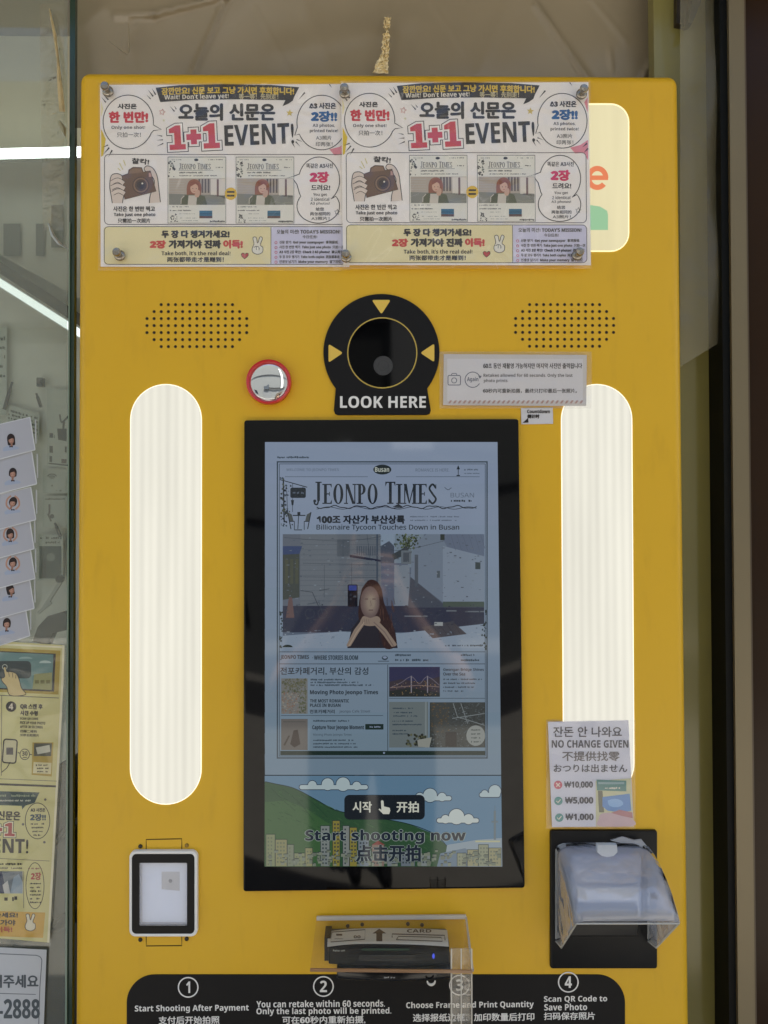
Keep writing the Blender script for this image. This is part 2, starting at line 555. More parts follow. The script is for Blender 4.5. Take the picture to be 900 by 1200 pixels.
# unseen shop front, added to keep the sun off the machine
sf = thing('shop_building', (0, .3, 0), 'plain unseen shop front added to keep the sun off the yellow machine', 'building')
sfm = mat('unseen_front_render', (150, 142, 128), .8, noise=.06, nscale=1.5)
box('unseen_upper_wall', -16, 16, .1, 1.6, ZC + .95, 3.9, sf, sfm)
box('side_wall', -16, -1.25, .1, 1.6, 0, ZC + .949, sf, sfm)
box('side_wall', 1.0, 16, .1, 1.6, 0, ZC + .949, sf, sfm)
box('unseen_back_wall', -1.249, .999, 1.3, 1.5, 0, ZC + .949, sf, sfm)
cn = thing('shop_canopy', (0, -.3, ZC + 1.0), 'shallow unseen canopy added above the yellow machine to shade its top', 'canopy')  # added, never in view: darkens the upper part of the machine
box('added_soffit', -2.2, 2.2, -.40, .099, ZC + .98, ZC + 1.06, cn, mat('added_soffit_grey', (176, 164, 142), .7))

# shop room behind the panes
room = mat('shop_wall_paint', (200, 204, 196), 0.75, noise=0.08, nscale=3)
YB = 0.62
def B(px, py, y=YB, k=0.0):
    return P(px, py, -(y) + k)
bw = thing('shop_wall', (B(-60, 1000).x, YB, 0), 'grey green shop wall with papers behind the left glass pane', 'wall')
box('wall', -1.3, 0.72, YB, YB + .1, 0, ZC + .98, bw, room)
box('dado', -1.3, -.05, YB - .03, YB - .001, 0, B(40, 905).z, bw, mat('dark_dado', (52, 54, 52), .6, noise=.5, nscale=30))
plank('cornice', B(-70, 268, .60), B(120, 392, .60), .020, .02, bw, mat('cornice_grey', (84, 86, 80), .6))  # dark grey bar running along the slanting lamp
pn = mat('ceiling_panel', (206, 200, 176), .7, noise=.06, nscale=4)
sheet('ceiling_face', [B(-80, -60, .58), B(130, -60, .58), B(130, 172, .58), B(-80, 178, .58)], pn, bw)
gp = mat('grey_panel', (168, 168, 158), .5, noise=.12, nscale=7)
sheet('upper_face', [B(-80, 190, .595), B(130, 186, .595), B(130, 370, .595), B(-80, 255, .595)], gp, bw)
for q in ((42, 262, 52, 300), (4, 262, 24, 300), (60, 240, 74, 290)):
    sheet('reflection_patch', [B(q[0], q[1], .59), B(q[2], q[1], .59), B(q[2], q[3], .59), B(q[0], q[3], .59)], mat('reflection_grey', (96, 100, 94), .5), bw)  # darker reflections painted as flat grey patches

TUBE = mat('tube_light', (240, 245, 245), .4, emit=(232, 242, 240), estr=9.0)
TUBED = mat('tube_light_dim', (240, 245, 245), .4, emit=(225, 238, 236), estr=1.1)
def tube(a, b, w_, label, m):
    t = thing('tube_lamp', (a + b) / 2, label, 'lamp', 'tube lamps on the shop wall')
    o = plank('diffuser', a, b, w_, .012, t, m)
    d = Vector((0, .014, 0))
    plank('channel', a + d, b + d, w_ * 1.25, .012, t, mat('lamp_channel', (190, 192, 190), .4))
tube(B(-60, 181, .50), B(112, 177, .50), .0115, 'horizontal white tube lamp near the top of the left pane', TUBE)
tube(B(-60, 293, .50), B(112, 402, .50), .0125, 'slanting white tube lamp halfway up the left pane', TUBED)

# papers and fittings fixed to the shop wall, seen through the pane
PW = mat('pale_paper', (176, 184, 176), .7, noise=.06, nscale=20)
DK = mat('dark_print', (52, 60, 56), .6)
def wall_paper(x0, y0, x1, y1, label, draw, dep=.605, skew=0, paper=PW):
    c = B((x0 + x1) / 2, (y0 + y1) / 2, dep)
    t = thing('wall_paper', c, label, 'paper', 'papers pinned up on the shop wall')
    a = Art(lambda x, y, k: B(x, y, dep, k))
    a.warp = (lambda x, y: (x, y + (x - x0) * skew)) if skew else None
    a.rect(x0, y0, x1, y1, paper, 0)
    a.build('paper', t)
    a = Art(lambda x, y, k: B(x, y, dep, k)); a.warp = (lambda x, y: (x, y + (x - x0) * skew)) if skew else None
    draw(a, x0, y0, x1, y1)
    a.build('print', t)
def d_lines(a, x0, y0, x1, y1):
    a.rect(x0 + 1, y0 + 3, x0 + 8, y0 + 9, DK, 2)
    for k in range(5):
        a.greek(x0 + 2, x1 - 2, y0 + 16 + k * 11, 5, DK, 2, .7)
def d_rows(a, x0, y0, x1, y1):
    for k in range(5):
        a.greek(x0 + 1, x1 - 2, y0 + 8 + k * 4.5, 3, DK, 2, .75)
def d_plug(a, x0, y0, x1, y1):
    a.line(bez([(70, 484), (72, 493), (77, 489), (81, 484)]), 2.0, DK, 2)
    a.line([(75, 492), (74, 502), (73, 512)], 2.4, DK, 2)
    a.poly([(67, 501), (78, 500), (78, 515), (68, 514)], DK, 2)
    a.rect(58, 522, 62, 530, DK, 2); a.rect(58, 534, 61, 541, DK, 2); a.rect(76, 521, 78, 528, DK, 2); a.rect(72, 536, 78, 541, GREY, 2)
    a.rect(57, 542, 80, 543.5, DK, 2); a.greek(58, 64, 514, 7, DK, 2, .8)
def d_wifi(a, x0, y0, x1, y1):
    for r in (6.5, 4.2, 2.0):
        a.line(ell(61, 562, r, r, 10, 215, 325), 1.3, DK, 2)
    a.disc(61, 569, 1.1, DK, 2, n=10)
    a.greek(66, 72, 576, 2, GREY, 2)
def d_photo(a, x0, y0, x1, y1):
    a.rect(x0 + 1, y0 + 14, x1 - 2, y1 - 2, mat('dim_photo', (58, 76, 72), .5), 2)
    a.disc((x0 + x1) / 2, y0 + 27, 5, mat('dim_photo_pale', (120, 130, 124), .5), 3, n=14)
    a.rect(x0 + 4, y0 + 29, x0 + 9, y1 - 3, mat('dim_photo_dark', (34, 46, 44), .5), 3)
    a.greek(x0 + 2, x1 - 2, y0 + 6, 3, DK, 2, .7); a.greek(x0 + 2, x1 - 4, y0 + 11, 3, DK, 2, .8)
def d_fig(a, x0, y0, x1, y1):
    a.greek(x0 + 3, x1 - 4, y0 + 5, 2.4, GREY, 2, .8)
    a.line([(58, 591), (58, 601), (56, 604)], 2.2, GREY, 2); a.disc(61, 605, 2.6, DK, 2, n=12); a.line([(57, 604), (60, 611)], 2, GREY, 2)
wall_paper(-14, 383, 8, 486, 'tall paper of dark blocks at the far left edge behind the pane', d_lines)
wall_paper(9, 474, 46, 505, 'paper strip of small print pinned above the portrait sheets', d_rows, skew=.28)
wall_paper(55, 455, 82, 546, 'plug and cable diagram on the wall behind the pane edge', d_plug, skew=.1)
wall_paper(50, 549, 80, 578, 'small paper with a wireless signal sign behind the pane', d_wifi)
wall_paper(50, 581, 80, 618, 'faint notice with a small dark figure below the wireless sign', d_fig)
wall_paper(45, 626, 74, 680, 'notice with a dark green photograph behind the pane', d_photo)
CLIP = mat('dark_clip', (40, 42, 40), .4)
for a_, b_, lab in (((12, 456), (5, 480), 'black clip left of the small print strip'), ((44, 465), (48, 477), 'black clip right of the small print strip'),
                    ((66, 617), (71, 629), 'black clip above the green photograph notice')):
    q0, q1 = B(*a_, .598), B(*b_, .598)
    t = thing('paper_clip', (q0 + q1) / 2, lab, 'clip', 'clips on the shop wall')
    plank('jaw', q0, q1, .0045, .006, t, CLIP); plank('tip', q0 + (q0 - q1) * .35, q0, .003, .004, t, CLIP)
t = thing('small_plate', B(54, 450, .6), 'small dark square plate high on the shop wall', 'plate')
box('plate', B(51, 0).x, B(58, 0).x, .598, .61, B(0, 455).z, B(0, 445).z, t, DK); box('knob', B(53, 0).x, B(56, 0).x, .594, .598, B(0, 452).z, B(0, 448).z, t, GREY)
t = thing('folding_stool', B(62, 715, .5), 'pale jointed lamp arm over a dark base behind the portrait sheets', 'lamp')
t.name = 'desk_lamp'
plank('arm', B(52, 712, .5), B(71, 682, .5), .006, .006, t, mat('pale_arm', (165, 170, 165), .4))
plank('lower_arm', B(45, 718, .5), B(60, 706, .5), .005, .005, t, mat('pale_arm', (165, 170, 165), .4))
lathe('joint', [(.001, 0), (.007, .002), (.007, .01), (.001, .012)], B(72, 678, .5), t, CLIP, 14)
o = slab('base', [(38, 752), (44, 735), (56, 722), (76, 716), (80, 738), (62, 742), (56, 756)], -.50, -.48, t, CLIP)
t = thing('dark_clutter', B(68, 1010, .5), 'dark bag and boxes heaped behind the lower left pane', 'bag')
for k, q in enumerate(([(56, 905), (82, 890), (88, 960), (60, 985)], [(50, 1000), (84, 975), (90, 1060), (58, 1085)], [(55, 1095), (92, 1080), (92, 1210), (50, 1210)])):
    o = slab(('bag', 'box', 'crate')[k], q, -.56, -.50 + .01 * k, t, mat(('clutter_black', 'clutter_grey', 'clutter_slate')[k], ((38, 38, 38), (66, 66, 64), (48, 50, 52))[k], .5, noise=.5, nscale=40), bevel=.006)

# plastic sheet hanging behind and above the machine
pv = thing('plastic_sheet', P(450, 40, -.14), 'crumpled clear brownish plastic sheet hanging above and behind the yellow machine', 'plastic sheet')
shm = mat('brown_vinyl_sheet', (150, 139, 117), .24, spec=.6, noise=.12, nscale=6, bump=.3, bscale=13)
folds = [((300, 10), (345, 95), .002, 3), ((500, -5), (545, 60), .002, 3), ((690, -5), (735, 50), .003, 3), ((180, 5), (120, 90), .002, 3), ((268, -10), (222, 95), .016, 4), ((628, 5), (694, 100), .014, 5), ((800, 5), (752, 95), .014, 4), ((135, 18), (180, 16), .014, 5), ((180, 16), (270, -6), .016, 5),
         ((480, 22), (330, 60), .006, 22), ((150, 20), (146, 62), .004, 3), ((715, 60), (716, 82), .005, 3), ((830, 0), (806, 60), .006, 8), ((60, 60), (120, 10), .006, 10),
         ((450, 10), (440, 95), .006, 14), ((600, -10), (560, 90), .004, 12), ((350, -10), (390, 90), .004, 15), ((818, 120), (842, 330), .007, 10), ((842, 200), (806, 330), .006, 8)]
def fold_h(x, y):
    h = .004 * math.sin(x * .013 + 1.3 * math.sin(y * .017)) + .003 * math.sin(y * .035 + x * .008)
    for (a, b, amp, wd) in folds:
        ax, ay = a; bx, by = b
        L2 = (bx - ax) ** 2 + (by - ay) ** 2
        tt = max(0, min(1, ((x - ax) * (bx - ax) + (y - ay) * (by - ay)) / L2))
        d = math.hypot(x - ax - tt * (bx - ax), y - ay - tt * (by - ay))
        h += .45 * amp * math.exp(-(d / (wd * .7)) ** 2) + amp * .12 * math.exp(-(d / (wd * 5)) ** 2)
    return h
vs, fs = [], []
NX, NY = 260, 80
for j in range(NY + 1):
    for i in range(NX + 1):
        x = 84 + (815 - 84) * i / NX
        y = -30 + 500 * (j / NY) ** 1.6
        if y > 120 and x < 790: pass
        lim = 150
        y = min(y, lim)
        vs.append(P(x, y, -.14 + fold_h(x, y)))
for j in range(NY):
    for i in range(NX):
        a = j * (NX + 1) + i
        q = (a, a + 1, a + NX + 2, a + NX + 1)
        if (vs[q[0]] - vs[q[3]]).length > 1e-5: fs.append(q)
mesh('sheet', vs, fs, pv, shm, smooth=True)
vs, fs = [], []                                             # the flap that hangs down beside the machine
for j in range(61):
    for i in range(13):
        x = 797 + 49 * i / 12; lim = 428 - (x - 800) * .62; y = -40 + (lim + 40) * j / 60
        vs.append(P(x, y, -.062 + .35 * fold_h(x, y) + .004 * math.sin(y * .03 + x * .05)))
for j in range(60):
    for i in range(12): q = j * 13 + i; fs.append((q, q + 1, q + 14, q + 13))
mesh('flap', vs, fs, pv, clear('flap_vinyl', haze=.38, rough=.3, bump=.4, bscale=12, hazecol=(178, 170, 138)), smooth=True)
GOLD = mat('gold_glint_colour', (238, 220, 172), .2, metal=.2, noise=.6, nscale=70, bump=.8, bscale=140)  # gold colour imitates a reflected glint on the sheet
def crease(pts, ws, dep, name, parent, m=GOLD):
    L, Rr = [], []
    for (x, y), w_ in zip(pts, ws):
        L.append(P(x - w_ / 2, y, dep)); Rr.append(P(x + w_ / 2, y, dep + .003))
    C_ = [P((p[0]), p[1], dep + .008) for p in pts]
    n = len(pts)
    return mesh(name, L + C_ + Rr, [(i, i + 1, n + i + 1, n + i) for i in range(n - 1)] + [(n + i, n + i + 1, 2 * n + i + 1, 2 * n + i) for i in range(n - 1)], parent, m)
rnd_ = random.Random(21)
vs, fs = [], []
for j in range(37):                                         # crumpled strip: the sheet's golden highlight put into its colour
    v = j / 36; y = 20 + 66 * v
    xl = 450.5 - 5.5 * v - (9 * max(0, v - .62) / .38 if v > .62 else 0) + rnd_.uniform(-1, 1); xr = 458 - 3.5 * v + rnd_.uniform(-1, 1)
    if .22 < v < .30: xl += 2.5; xr -= 2
    for i in range(8):
        vs.append(P(xl + (xr - xl) * i / 7, y + rnd_.uniform(-.5, .5), -.118 + rnd_.uniform(-.004, .004)))
for j in range(36):
    for i in range(7): q = j * 8 + i; fs.append((q, q + 1, q + 9, q + 8))
mesh('glint_strip', vs, fs, pv, mat('glint_pale_gold', (255, 240, 200), .18, spec=.8))
crease([(430, 16), (455, 15), (472, 17)], [.6, 1.4, .6], -.118, 'bright_crease', pv)
crease([(150, 26), (151, 44), (151, 62)], [1, 2.2, 1.2], -.118, 'bright_crease', pv, mat('pale_crease', (176, 166, 140), .25, bump=.5, bscale=90))
crease([(128, 48), (140, 58), (149, 64)], [1, 2.0, 1.5], -.118, 'bright_crease', pv, mat('pale_crease', (176, 166, 140), .25))
dv = mat('dark_bracket', (44, 36, 28), .4)
t = thing('ceiling_bracket', P(805, 12, -.2), 'dark brown bracket hanging above the right corner of the machine', 'bracket')
slab('plate', [(793, -20), (823, -20), (817, 6), (804, 29), (793, 27)], -.10, -.08, t, dv); slab('arm', [(815, -20), (830, -20), (812, 26), (806, 27)], -.08, -.065, t, mat('black_strap', (18, 18, 16), .4))

# right-hand side: olive panel, black seal, aluminium post, brown column
t = thing('olive_panel', (P(826, 600, -.09).x, .09, 0), 'dark olive glass panel between the machine and the aluminium post', 'panel')
box('panel', XR + .003, P(868, 600, -.09).x, .09, .11, 0, ZC + .98, t, mat('olive_glass', (128, 122, 70), .12, spec=.5, noise=.2, nscale=4))
box('label_strip', P(827, 0, -.086).x, P(834, 0, -.086).x, .086, .0899, P(0, 893, -.086).z, P(0, 805, -.086).z, t, mat('olive_strip', (96, 90, 62), .4))
t = thing('glass_door_frame', (P(860, 600, -.05).x, .05, 0), 'tall aluminium door post with a black rubber seal right of the machine', 'door post')
def vbar(name, xt, xb, wt, wb, dep, d2, parent, m):
    pts = [(xt, -40), (xt + wt, -40), (xb + wb, 1240), (xb, 1240)]
    a = [P(x, y, -dep) for x, y in pts]; b = [Vector((p.x, d2, p.z)) for p in a]
    o = mesh(name, a + b, [(0, 1, 2, 3), (7, 6, 5, 4), (0, 4, 5, 1), (1, 5, 6, 2), (2, 6, 7, 3), (3, 7, 4, 0)], parent, m); fix(o); return o
vbar('rubber_seal', 842.5, 855, 11.5, 10.5, .05, .12, t, mat('black_rubber', (9, 11, 10), .5, spec=.15))
vbar('post', 853.5, 865.5, 18, 20, .045, .15, t, mat('bronze_aluminium', (122, 110, 84), .38, metal=.35, noise=.06, nscale=8))
t = thing('brown_column', (P(905, 600, -.07).x, .07, 0), 'dark brown column at the right edge of the picture', 'column')
vbar('shaft', 870.5, 885, 80, 60, .08, .4, t, mat('brown_lacquer', (46, 28, 11), .2, spec=.18, noise=.15, nscale=6))
vbar('beading', 869.8, 884, 3.4, 3.4, .075, .09, t, mat('brown_beading', (84, 68, 44), .35))

# ------------------------------------------------------------------ the machine
kiosk = thing('photo_kiosk', (0.012, 0.0, 0.0), 'big yellow photo booth machine with touch screen and two tall light panels', 'photo booth')
cab = box('cabinet', XL, XR, 0.0, 0.42, 0.02, ZT, kiosk, YEL, bevel=.0125, seg=6)

def lightmat(name, col, strength, ribs):
    m = bpy.data.materials.new(name); m.use_nodes = True
    n = m.node_tree; b = n.nodes['Principled BSDF']
    b.inputs['Base Color'].default_value = lin((84, 84, 82)); b.inputs['Roughness'].default_value = .35
    b.inputs['Emission Color'].default_value = lin(col)
    tc = n.nodes.new('ShaderNodeTexCoord'); sx = n.nodes.new('ShaderNodeSeparateXYZ')
    n.links.new(tc.outputs['Object'], sx.inputs[0])
    def mth(op, a, b_=None, c=None):
        q = n.nodes.new('ShaderNodeMath'); q.operation = op
        for i, v in enumerate((a, b_, c)):
            if v is None: continue
            if isinstance(v, (int, float)): q.inputs[i].default_value = v
            else: n.links.new(v, q.inputs[i])
        return q.outputs[0]
    nz = n.nodes.new('ShaderNodeTexNoise'); nz.inputs['Scale'].default_value = 3.0; nz.inputs['Detail'].default_value = 2
    mp = n.nodes.new('ShaderNodeMapping'); mp.inputs['Scale'].default_value = (14, 1, .9)
    n.links.new(tc.outputs['Object'], mp.inputs[0]); n.links.new(mp.outputs[0], nz.inputs['Vector'])
    r1 = mth('MULTIPLY_ADD', mth('SINE', mth('MULTIPLY', sx.outputs[0], ribs)), 0.05, 0.0) if ribs else 0.0
    s = mth('ADD', mth('MULTIPLY_ADD', nz.outputs['Fac'], .34, .80), r1)
    n.links.new(mth('MULTIPLY', s, strength * ES), b.inputs['Emission Strength'])
    return m
LIGHT = lightmat('fluted_diffuser', (250, 246, 230), .83, 2 * math.pi / .0098)
RIM = mat('diffuser_rim', (240, 235, 210), .4, emit=(255, 246, 212), estr=.9)
def capsule(x0, y0, x1, y1, dx):
    r = (x1 - x0) / 2
    top = ell((x0 + x1) / 2, y0 + r, r, r, 28, 180, 360)
    bot = ell((x0 + x1) / 2 + dx, y1 - r, r, r, 28, 0, 180)
    return top + bot
for (x0, y0, x1, y1, dx) in ((152.5, 450, 236.5, 943, -.3), (657.5, 450, 741, 936, 2.5)):
    rim = slab('light_panel', capsule(x0, y0, x1, y1, dx), -.002, .0008, kiosk, RIM)
    # fluted face: shallow vertical ribs
    inn = capsule(x0 + 1.0, y0 + 1.0, x1 - 1.0, y1 - 1.0, dx)
    slab('diffuser', inn, .0, .0014, rim, LIGHT)

# speaker holes
HOLE = mat('speaker_hole', (26, 18, 8), .8)
RIMH = mat('speaker_hole_edge', (140, 108, 22), .5)
def grille(xs, pitch, y0, dy):
    a = Art(onface(.0002))
    rows = [(2, 11), (1, 13), (0, 15), (0, 15), (0, 15), (1, 13), (2, 11)]
    for r, (o_, n_) in enumerate(rows):
        for i in range(n_):
            x, y = xs + (o_ + i) * pitch, y0 + r * dy
            a.disc(x, y, 2.0, RIMH, 0, n=12); a.disc(x + .1, y - .1, 1.5, HOLE, 1, n=12)
    a.build('speaker_grille', kiosk)
grille(172.2, 8.35, 357, 8.2)
grille(604.2, 8.2, 357, 8.13)

# lit header sign
SIGN = lightmat('lit_sign_face', (243, 230, 180), .86, 0)
sg = slab('header_sign', rr(300, 121, 737.5, 295, 22), -.002, .0006, kiosk, mat('sign_rim', (240, 225, 170), .4, emit=(244, 232, 180), estr=.85))
slab('sign_face', rr(302, 123, 736, 293.5, 20), 0, .0011, sg, SIGN)
a = Art(onface(.0014))
OR = mat('sign_orange', (90, 40, 22), .4, emit=(234, 134, 88), estr=.86); GN = mat('sign_green', (50, 76, 56), .4, emit=(158, 202, 158), estr=.84)
o_ = ell(700, 208.5, 13.0, 14.2, 30, 40, 360); i_ = ell(700, 208.5, 7.0, 8.0, 30, 40, 360)
a.poly(o_ + i_[::-1], OR, 1); a.rect(692, 205.6, 712.6, 211, OR, 2)
a.build('sign_letter', sg)
a = Art(onface(.0014)); a.poly([(640, 238), (690, 240), (703, 242), (711.5, 247), (712.5, 252), (712.5, 269.5), (640, 269.5)], GN, 1); a.build('sign_ribbon', sg)

# camera surround
ring = ell(447, 413, 68, 68, 60, 128, 412)
plate = [(390.6, 466.5)] + [(392, 480.5), (393.5, 484.5), (397, 486)] + [(499.5, 485.8), (503.2, 484), (504.5, 480)] + [(505, 466.5)]
out = [p for p in ell(447, 413, 68, 68.5, 60, 142, 398)]
plate = [(391.2, 481), (392.6, 485), (396, 486.4), (500, 486.2), (503.6, 484.6), (504.8, 481)]
outl = out + plate[::-1]
csur = slab('camera_surround', outl, -.001, .0022, kiosk, BLACK)
a = Art(onface(.0024)); GOLDL = mat('gold_ring', (186, 160, 72), .4)
n = 56
o1 = ell(448, 413.5, 41.2, 41.8, n); i1 = ell(448, 413.5, 39.8, 40.4, n)
a.raw(o1 + i1, [(i, (i + 1) % n, n + (i + 1) % n, n + i) for i in range(n)], GOLDL, 1); a.build('trim_ring', csur)
a = Art(onface(.0024)); a.disc(448, 413.5, 39.8, mat('camera_glass', (3, 3, 4), .04, spec=.12), 1, ry=40.4, n=n); a.build('camera_window', csur)
a = Art(onface(.0026)); a.disc(449, 428.5, 11.4, mat('lens_grey', (50, 50, 50), .35), 1); a.disc(449, 428.5, 6.5, mat('lens_dark', (40, 41, 42), .2), 2); a.rect(448.7, 423, 449.3, 434, mat('lens_mark', (36, 36, 38), .4), 3); a.build('camera_lens', csur)
YL = ink((226, 190, 84))
def rtri(pts, r):
    out_ = []
    for i in range(3):
        p, q, s_ = [Vector(pts[k % 3]) for k in (i - 1, i, i + 1)]
        a_ = q + (p - q).normalized() * r; b_ = q + (s_ - q).normalized() * r
        for t_ in (0, .25, .5, .75, 1):
            v = a_.lerp(q, t_).lerp(q.lerp(b_, t_), t_); out_.append((v.x, v.y))
    return out_
for tri in ([(435.6, 351.4), (458, 351.4), (447, 368.3)], [(385, 403), (402, 413.5), (385, 425)], [(509, 402.5), (492.5, 413.5), (509, 424.5)]):
    a = Art(onface(.0024)); a.poly(rtri(tri, 3), YL, 1); a.build('arrow_mark', csur)
a = Art(onface(.0024)); a.text('LOOK HERE', 398.6, 464.2, 499, 478, WHITEINK, 1, bold=.75, off=.012); a.build('lettering', csur)

# instruction strip
ins = slab('instruction_panel', rr(148.5, 1142, 732.5, 1240, 33, 12), -.001, .0006, kiosk, BLACK)
def badge(cx, cy, ch):
    n = 40; a = Art(onface(.0008))
    o1 = ell(cx, cy, 12.2, 12.2, n); i1 = ell(cx, cy, 10.7, 10.7, n)
    a.raw(o1 + i1, [(i, (i + 1) % n, n + (i + 1) % n, n + i) for i in range(n)], WHITEINK, 1)
    wd = {'1': 4.5}.get(ch, 8.2)
    a.text(ch, cx - wd / 2, cy - 6.8, cx + wd / 2, cy + 6.6, WHITEINK, 1, bold=.7, off=.012)
    a.build('number_badge', ins)
badge(220.5, 1157, '1'); badge(379, 1156, '2'); badge(538.5, 1154.5, '3'); badge(666, 1151, '4')
a = Art(onface(.0008)); W_ = WHITEINK
a.text('Start Shooting After Payment', 158, 1177.4, 291.5, 1187, W_, 1, bold=.3, off=.010, rot=-.5)
a.text('支付后开始拍照', 186, 1191, 257, 1200, W_, 1, bold=.5, rot=-.4)
a.text('You can retake within 60 seconds.', 300.5, 1172.2, 451, 1180.2, W_, 1, bold=.3, off=.010, rot=-.4)
a.text('Only the last photo will be printed.', 300.5, 1180.8, 458.5, 1190.4, W_, 1.8, bold=.3, off=.010, rot=-.3)
a.text('可在60秒内重新拍摄,', 331, 1190.8, 428, 1199.8, W_, 1, bold=.5, rot=-.4)
a.text('最后一张将被打印。', 331, 1201.4, 420, 1210.5, W_, 1, bold=.5)
a.text('Choose Frame and Print Quantity', 476, 1173.6, 625.5, 1183, W_, 1, bold=.3, off=.010, rot=-.5)
a.text('选择报纸边框、加印数量后打印', 484, 1187.6, 626, 1196.6, W_, 1, bold=.5, rot=-.5)
a.text('Scan QR Code to', 637.5, 1166.8, 711.5, 1175.2, W_, 1, bold=.3, off=.010, rot=-.5)
a.text('Save Photo', 637.8, 1176.2, 688, 1184, W_, 1.9, bold=.3, off=.010, rot=-.5)
a.text('扫码保存照片', 637.5, 1186.4, 697, 1195, W_, 1, bold=.5, rot=-.5)
a.build('lettering', ins)

# code scanner
sc_ = [(171, 983.5), (213.5, 983)]
a = Art(onface(.0003)); SL = mat('slot_line', (52, 38, 8), .8)
for pts in ([(171.3, 998), (171.3, 983.8), (213, 983), (213, 997)], [(171.3, 1097), (171.3, 1108.6), (213, 1108.2), (213, 1096)]):
    a = Art(onface(.0003)); a.line(pts, 1.1, SL, 1); a.build('mounting_slot', kiosk)
for (x, y, dk) in ((164.6, 991.6, 1), (219, 990.6, 0), (164.6, 1101, 1), (218.8, 1100, 1)):
    o = lathe('screw', [(.0001, 0), (.0024, .0001), (.0024, .0008), (.0016, .0016), (.0001, .0018)], P(x, y, 0), kiosk, mat('dark_screw', (40, 32, 20), .4) if dk else mat('yellow_screw', (150, 118, 40), .5), 14)
O_, I_ = rr(151.2, 997.6, 231.2, 1098, 7.5, 6), rr(163.2, 1011.2, 219.2, 1085, 1.2, 6)
def frame(name, O, I, h0, h1, parent, m, bevel=0):
    n = len(O)
    v = [P(x, y, h1) for x, y in O] + [P(x, y, h1) for x, y in I]
    V = [Vector((p.x, -h0, p.z)) for p in v] + [Vector((p.x, -h1, p.z)) for p in v]
    f = []
    for i in range(n):
        j = (i + 1) % n
        f += [(2 * n + i, 2 * n + j, 3 * n + j, 3 * n + i), (i, n + i, n + j, j), (i, j, 2 * n + j, 2 * n + i), (n + i, 3 * n + i, 3 * n + j, n + j)]
    o = mesh(name, V, f, parent, m); fix(o)
    if bevel: bev(o, bevel, 2, 60)
    return o
scan = frame('code_scanner', O_, rr(154.6, 1001.2, 227.6, 1094.2, 5, 6), -.004, .006, kiosk, WHITEP, .0012)
frame('bezel', rr(154.6, 1001.2, 227.6, 1094.2, 5, 6), I_, -.002, .0056, scan, mat('scanner_black', (20, 19, 19), .4, spec=.2))
SCW = mat('scanner_white', (232, 237, 248), .45)
slab('window_floor', rr(163.2, 1011.2, 219.2, 1085, 1.2, 6), -.003, .0006, scan, SCW)
a = Art(onface(.0008)); a.poly([(189.5, 1021.5), (210.5, 1021.5), (210.5, 1044), (189.5, 1042)], mat('scanner_square', (192, 188, 184), .5), 1); a.disc(199.8, 1032.3, 2.2, mat('scanner_eye', (42, 42, 44), .3), 2, n=16)
a.line([(166.2, 1013), (166.2, 1081)], 1.0, mat('scanner_seam', (186, 176, 178), .5), 1); a.line([(166.2, 1081), (217, 1081.5)], .8, mat('scanner_seam', (186, 176, 178), .5), 1.5)
a.build('scan_eye', scan)
slab('window_glass', rr(163.4, 1011.4, 219, 1084.8, 1.2, 6), .0050, .0053, scan, clear('scanner_glass', haze=.14, rough=.12, hazecol=(215, 225, 245)))

# ------------------------------------------------------------------ touch screen
scr = slab('touch_screen', rrq([(286, 492.3), (607.8, 490.8), (615.2, 1040.8), (285, 1045)], 3.2), -.004, .0075, kiosk, GLASSB, bevel=.0012, seg=2)
SH = .0077
PAGE, PINK, MIDB = lit((112, 126, 164)), lit((44, 54, 70)), lit((74, 86, 112))
DKI, LINEI = lit((26, 34, 46)), lit((46, 58, 76))
def A_(): return Art(onface(SH))
# picture area follows the photo's corners
SX0, SX1, SY0, SY1 = 310.3, 585.8, 518, 1015.5
a = A_()
N_ = 16
for k in range(N_):
    y0 = SY0 + (908 - SY0) * k / N_; y1 = SY0 + (908 - SY0) * (k + 1) / N_
    t_ = k / (N_ - 1)
    a.poly([(310.5 - .3 * t_, y0), (583 + 4 * t_, y0), (583 + 4 * (t_ + 1 / N_), y1), (310.5, y1)], lit((int(116 - 20 * t_), int(130 - 16 * t_), int(168 - 24 * t_))), 0)
disp = a.build('display', scr)
# newspaper frame
a = A_()
def fr(x0, y0, x1, y1, w_, m, z=2):
    a.rect(x0, y0, x1, y0 + w_, m, z); a.rect(x0, y1 - w_, x1, y1, m, z)
    a.rect(x0, y0 + w_, x0 + w_, y1 - w_, m, z); a.rect(x1 - w_, y0 + w_, x1, y1 - w_, m, z)
fr(324.3, 540.5, 571.5, 889, 1.5, LINEI); fr(327, 543.3, 569, 886.4, .7, LINEI)
a.rect(334, 558.3, 431, 559, MIDB, 2); a.rect(464, 558.3, 562, 559, MIDB, 2)
for y in (763.5, 777.6): a.rect(327, y, 569, y + .8, LINEI, 2)
a.rect(454, 779, 454.8, 880, LINEI, 2); a.rect(329, 838.2, 449, 838.8, LINEI, 2); a.rect(456, 818, 569, 818.6, LINEI, 2)
a.rect(328.5, 880, 569, 885, lit((26, 40, 40)), 2); a.disc(450, 882.3, 1.2, PAGE, 3, n=10)
a.disc(448, 550.3, 10.6, lit((30, 38, 44)), 3, ry=5.8); a.text('Busan', 439.5, 547.4, 456, 553, lit((150, 158, 170)), 4, bold=.3)
for x in (537, ): # little lamp post
    a.rect(x - .4, 548, x + .4, 557.5, DKI, 3); a.poly([(x, 545), (x - 2, 550), (x + 2, 550)], DKI, 3.5); a.rect(x - 2, 556.6, x + 2, 558, DKI, 4)
wv = [(371 + i * 2.5, 594.2 + 1.5 * math.sin(i * .55) + .6 * math.sin(i * 1.3)) for i in range(76)]
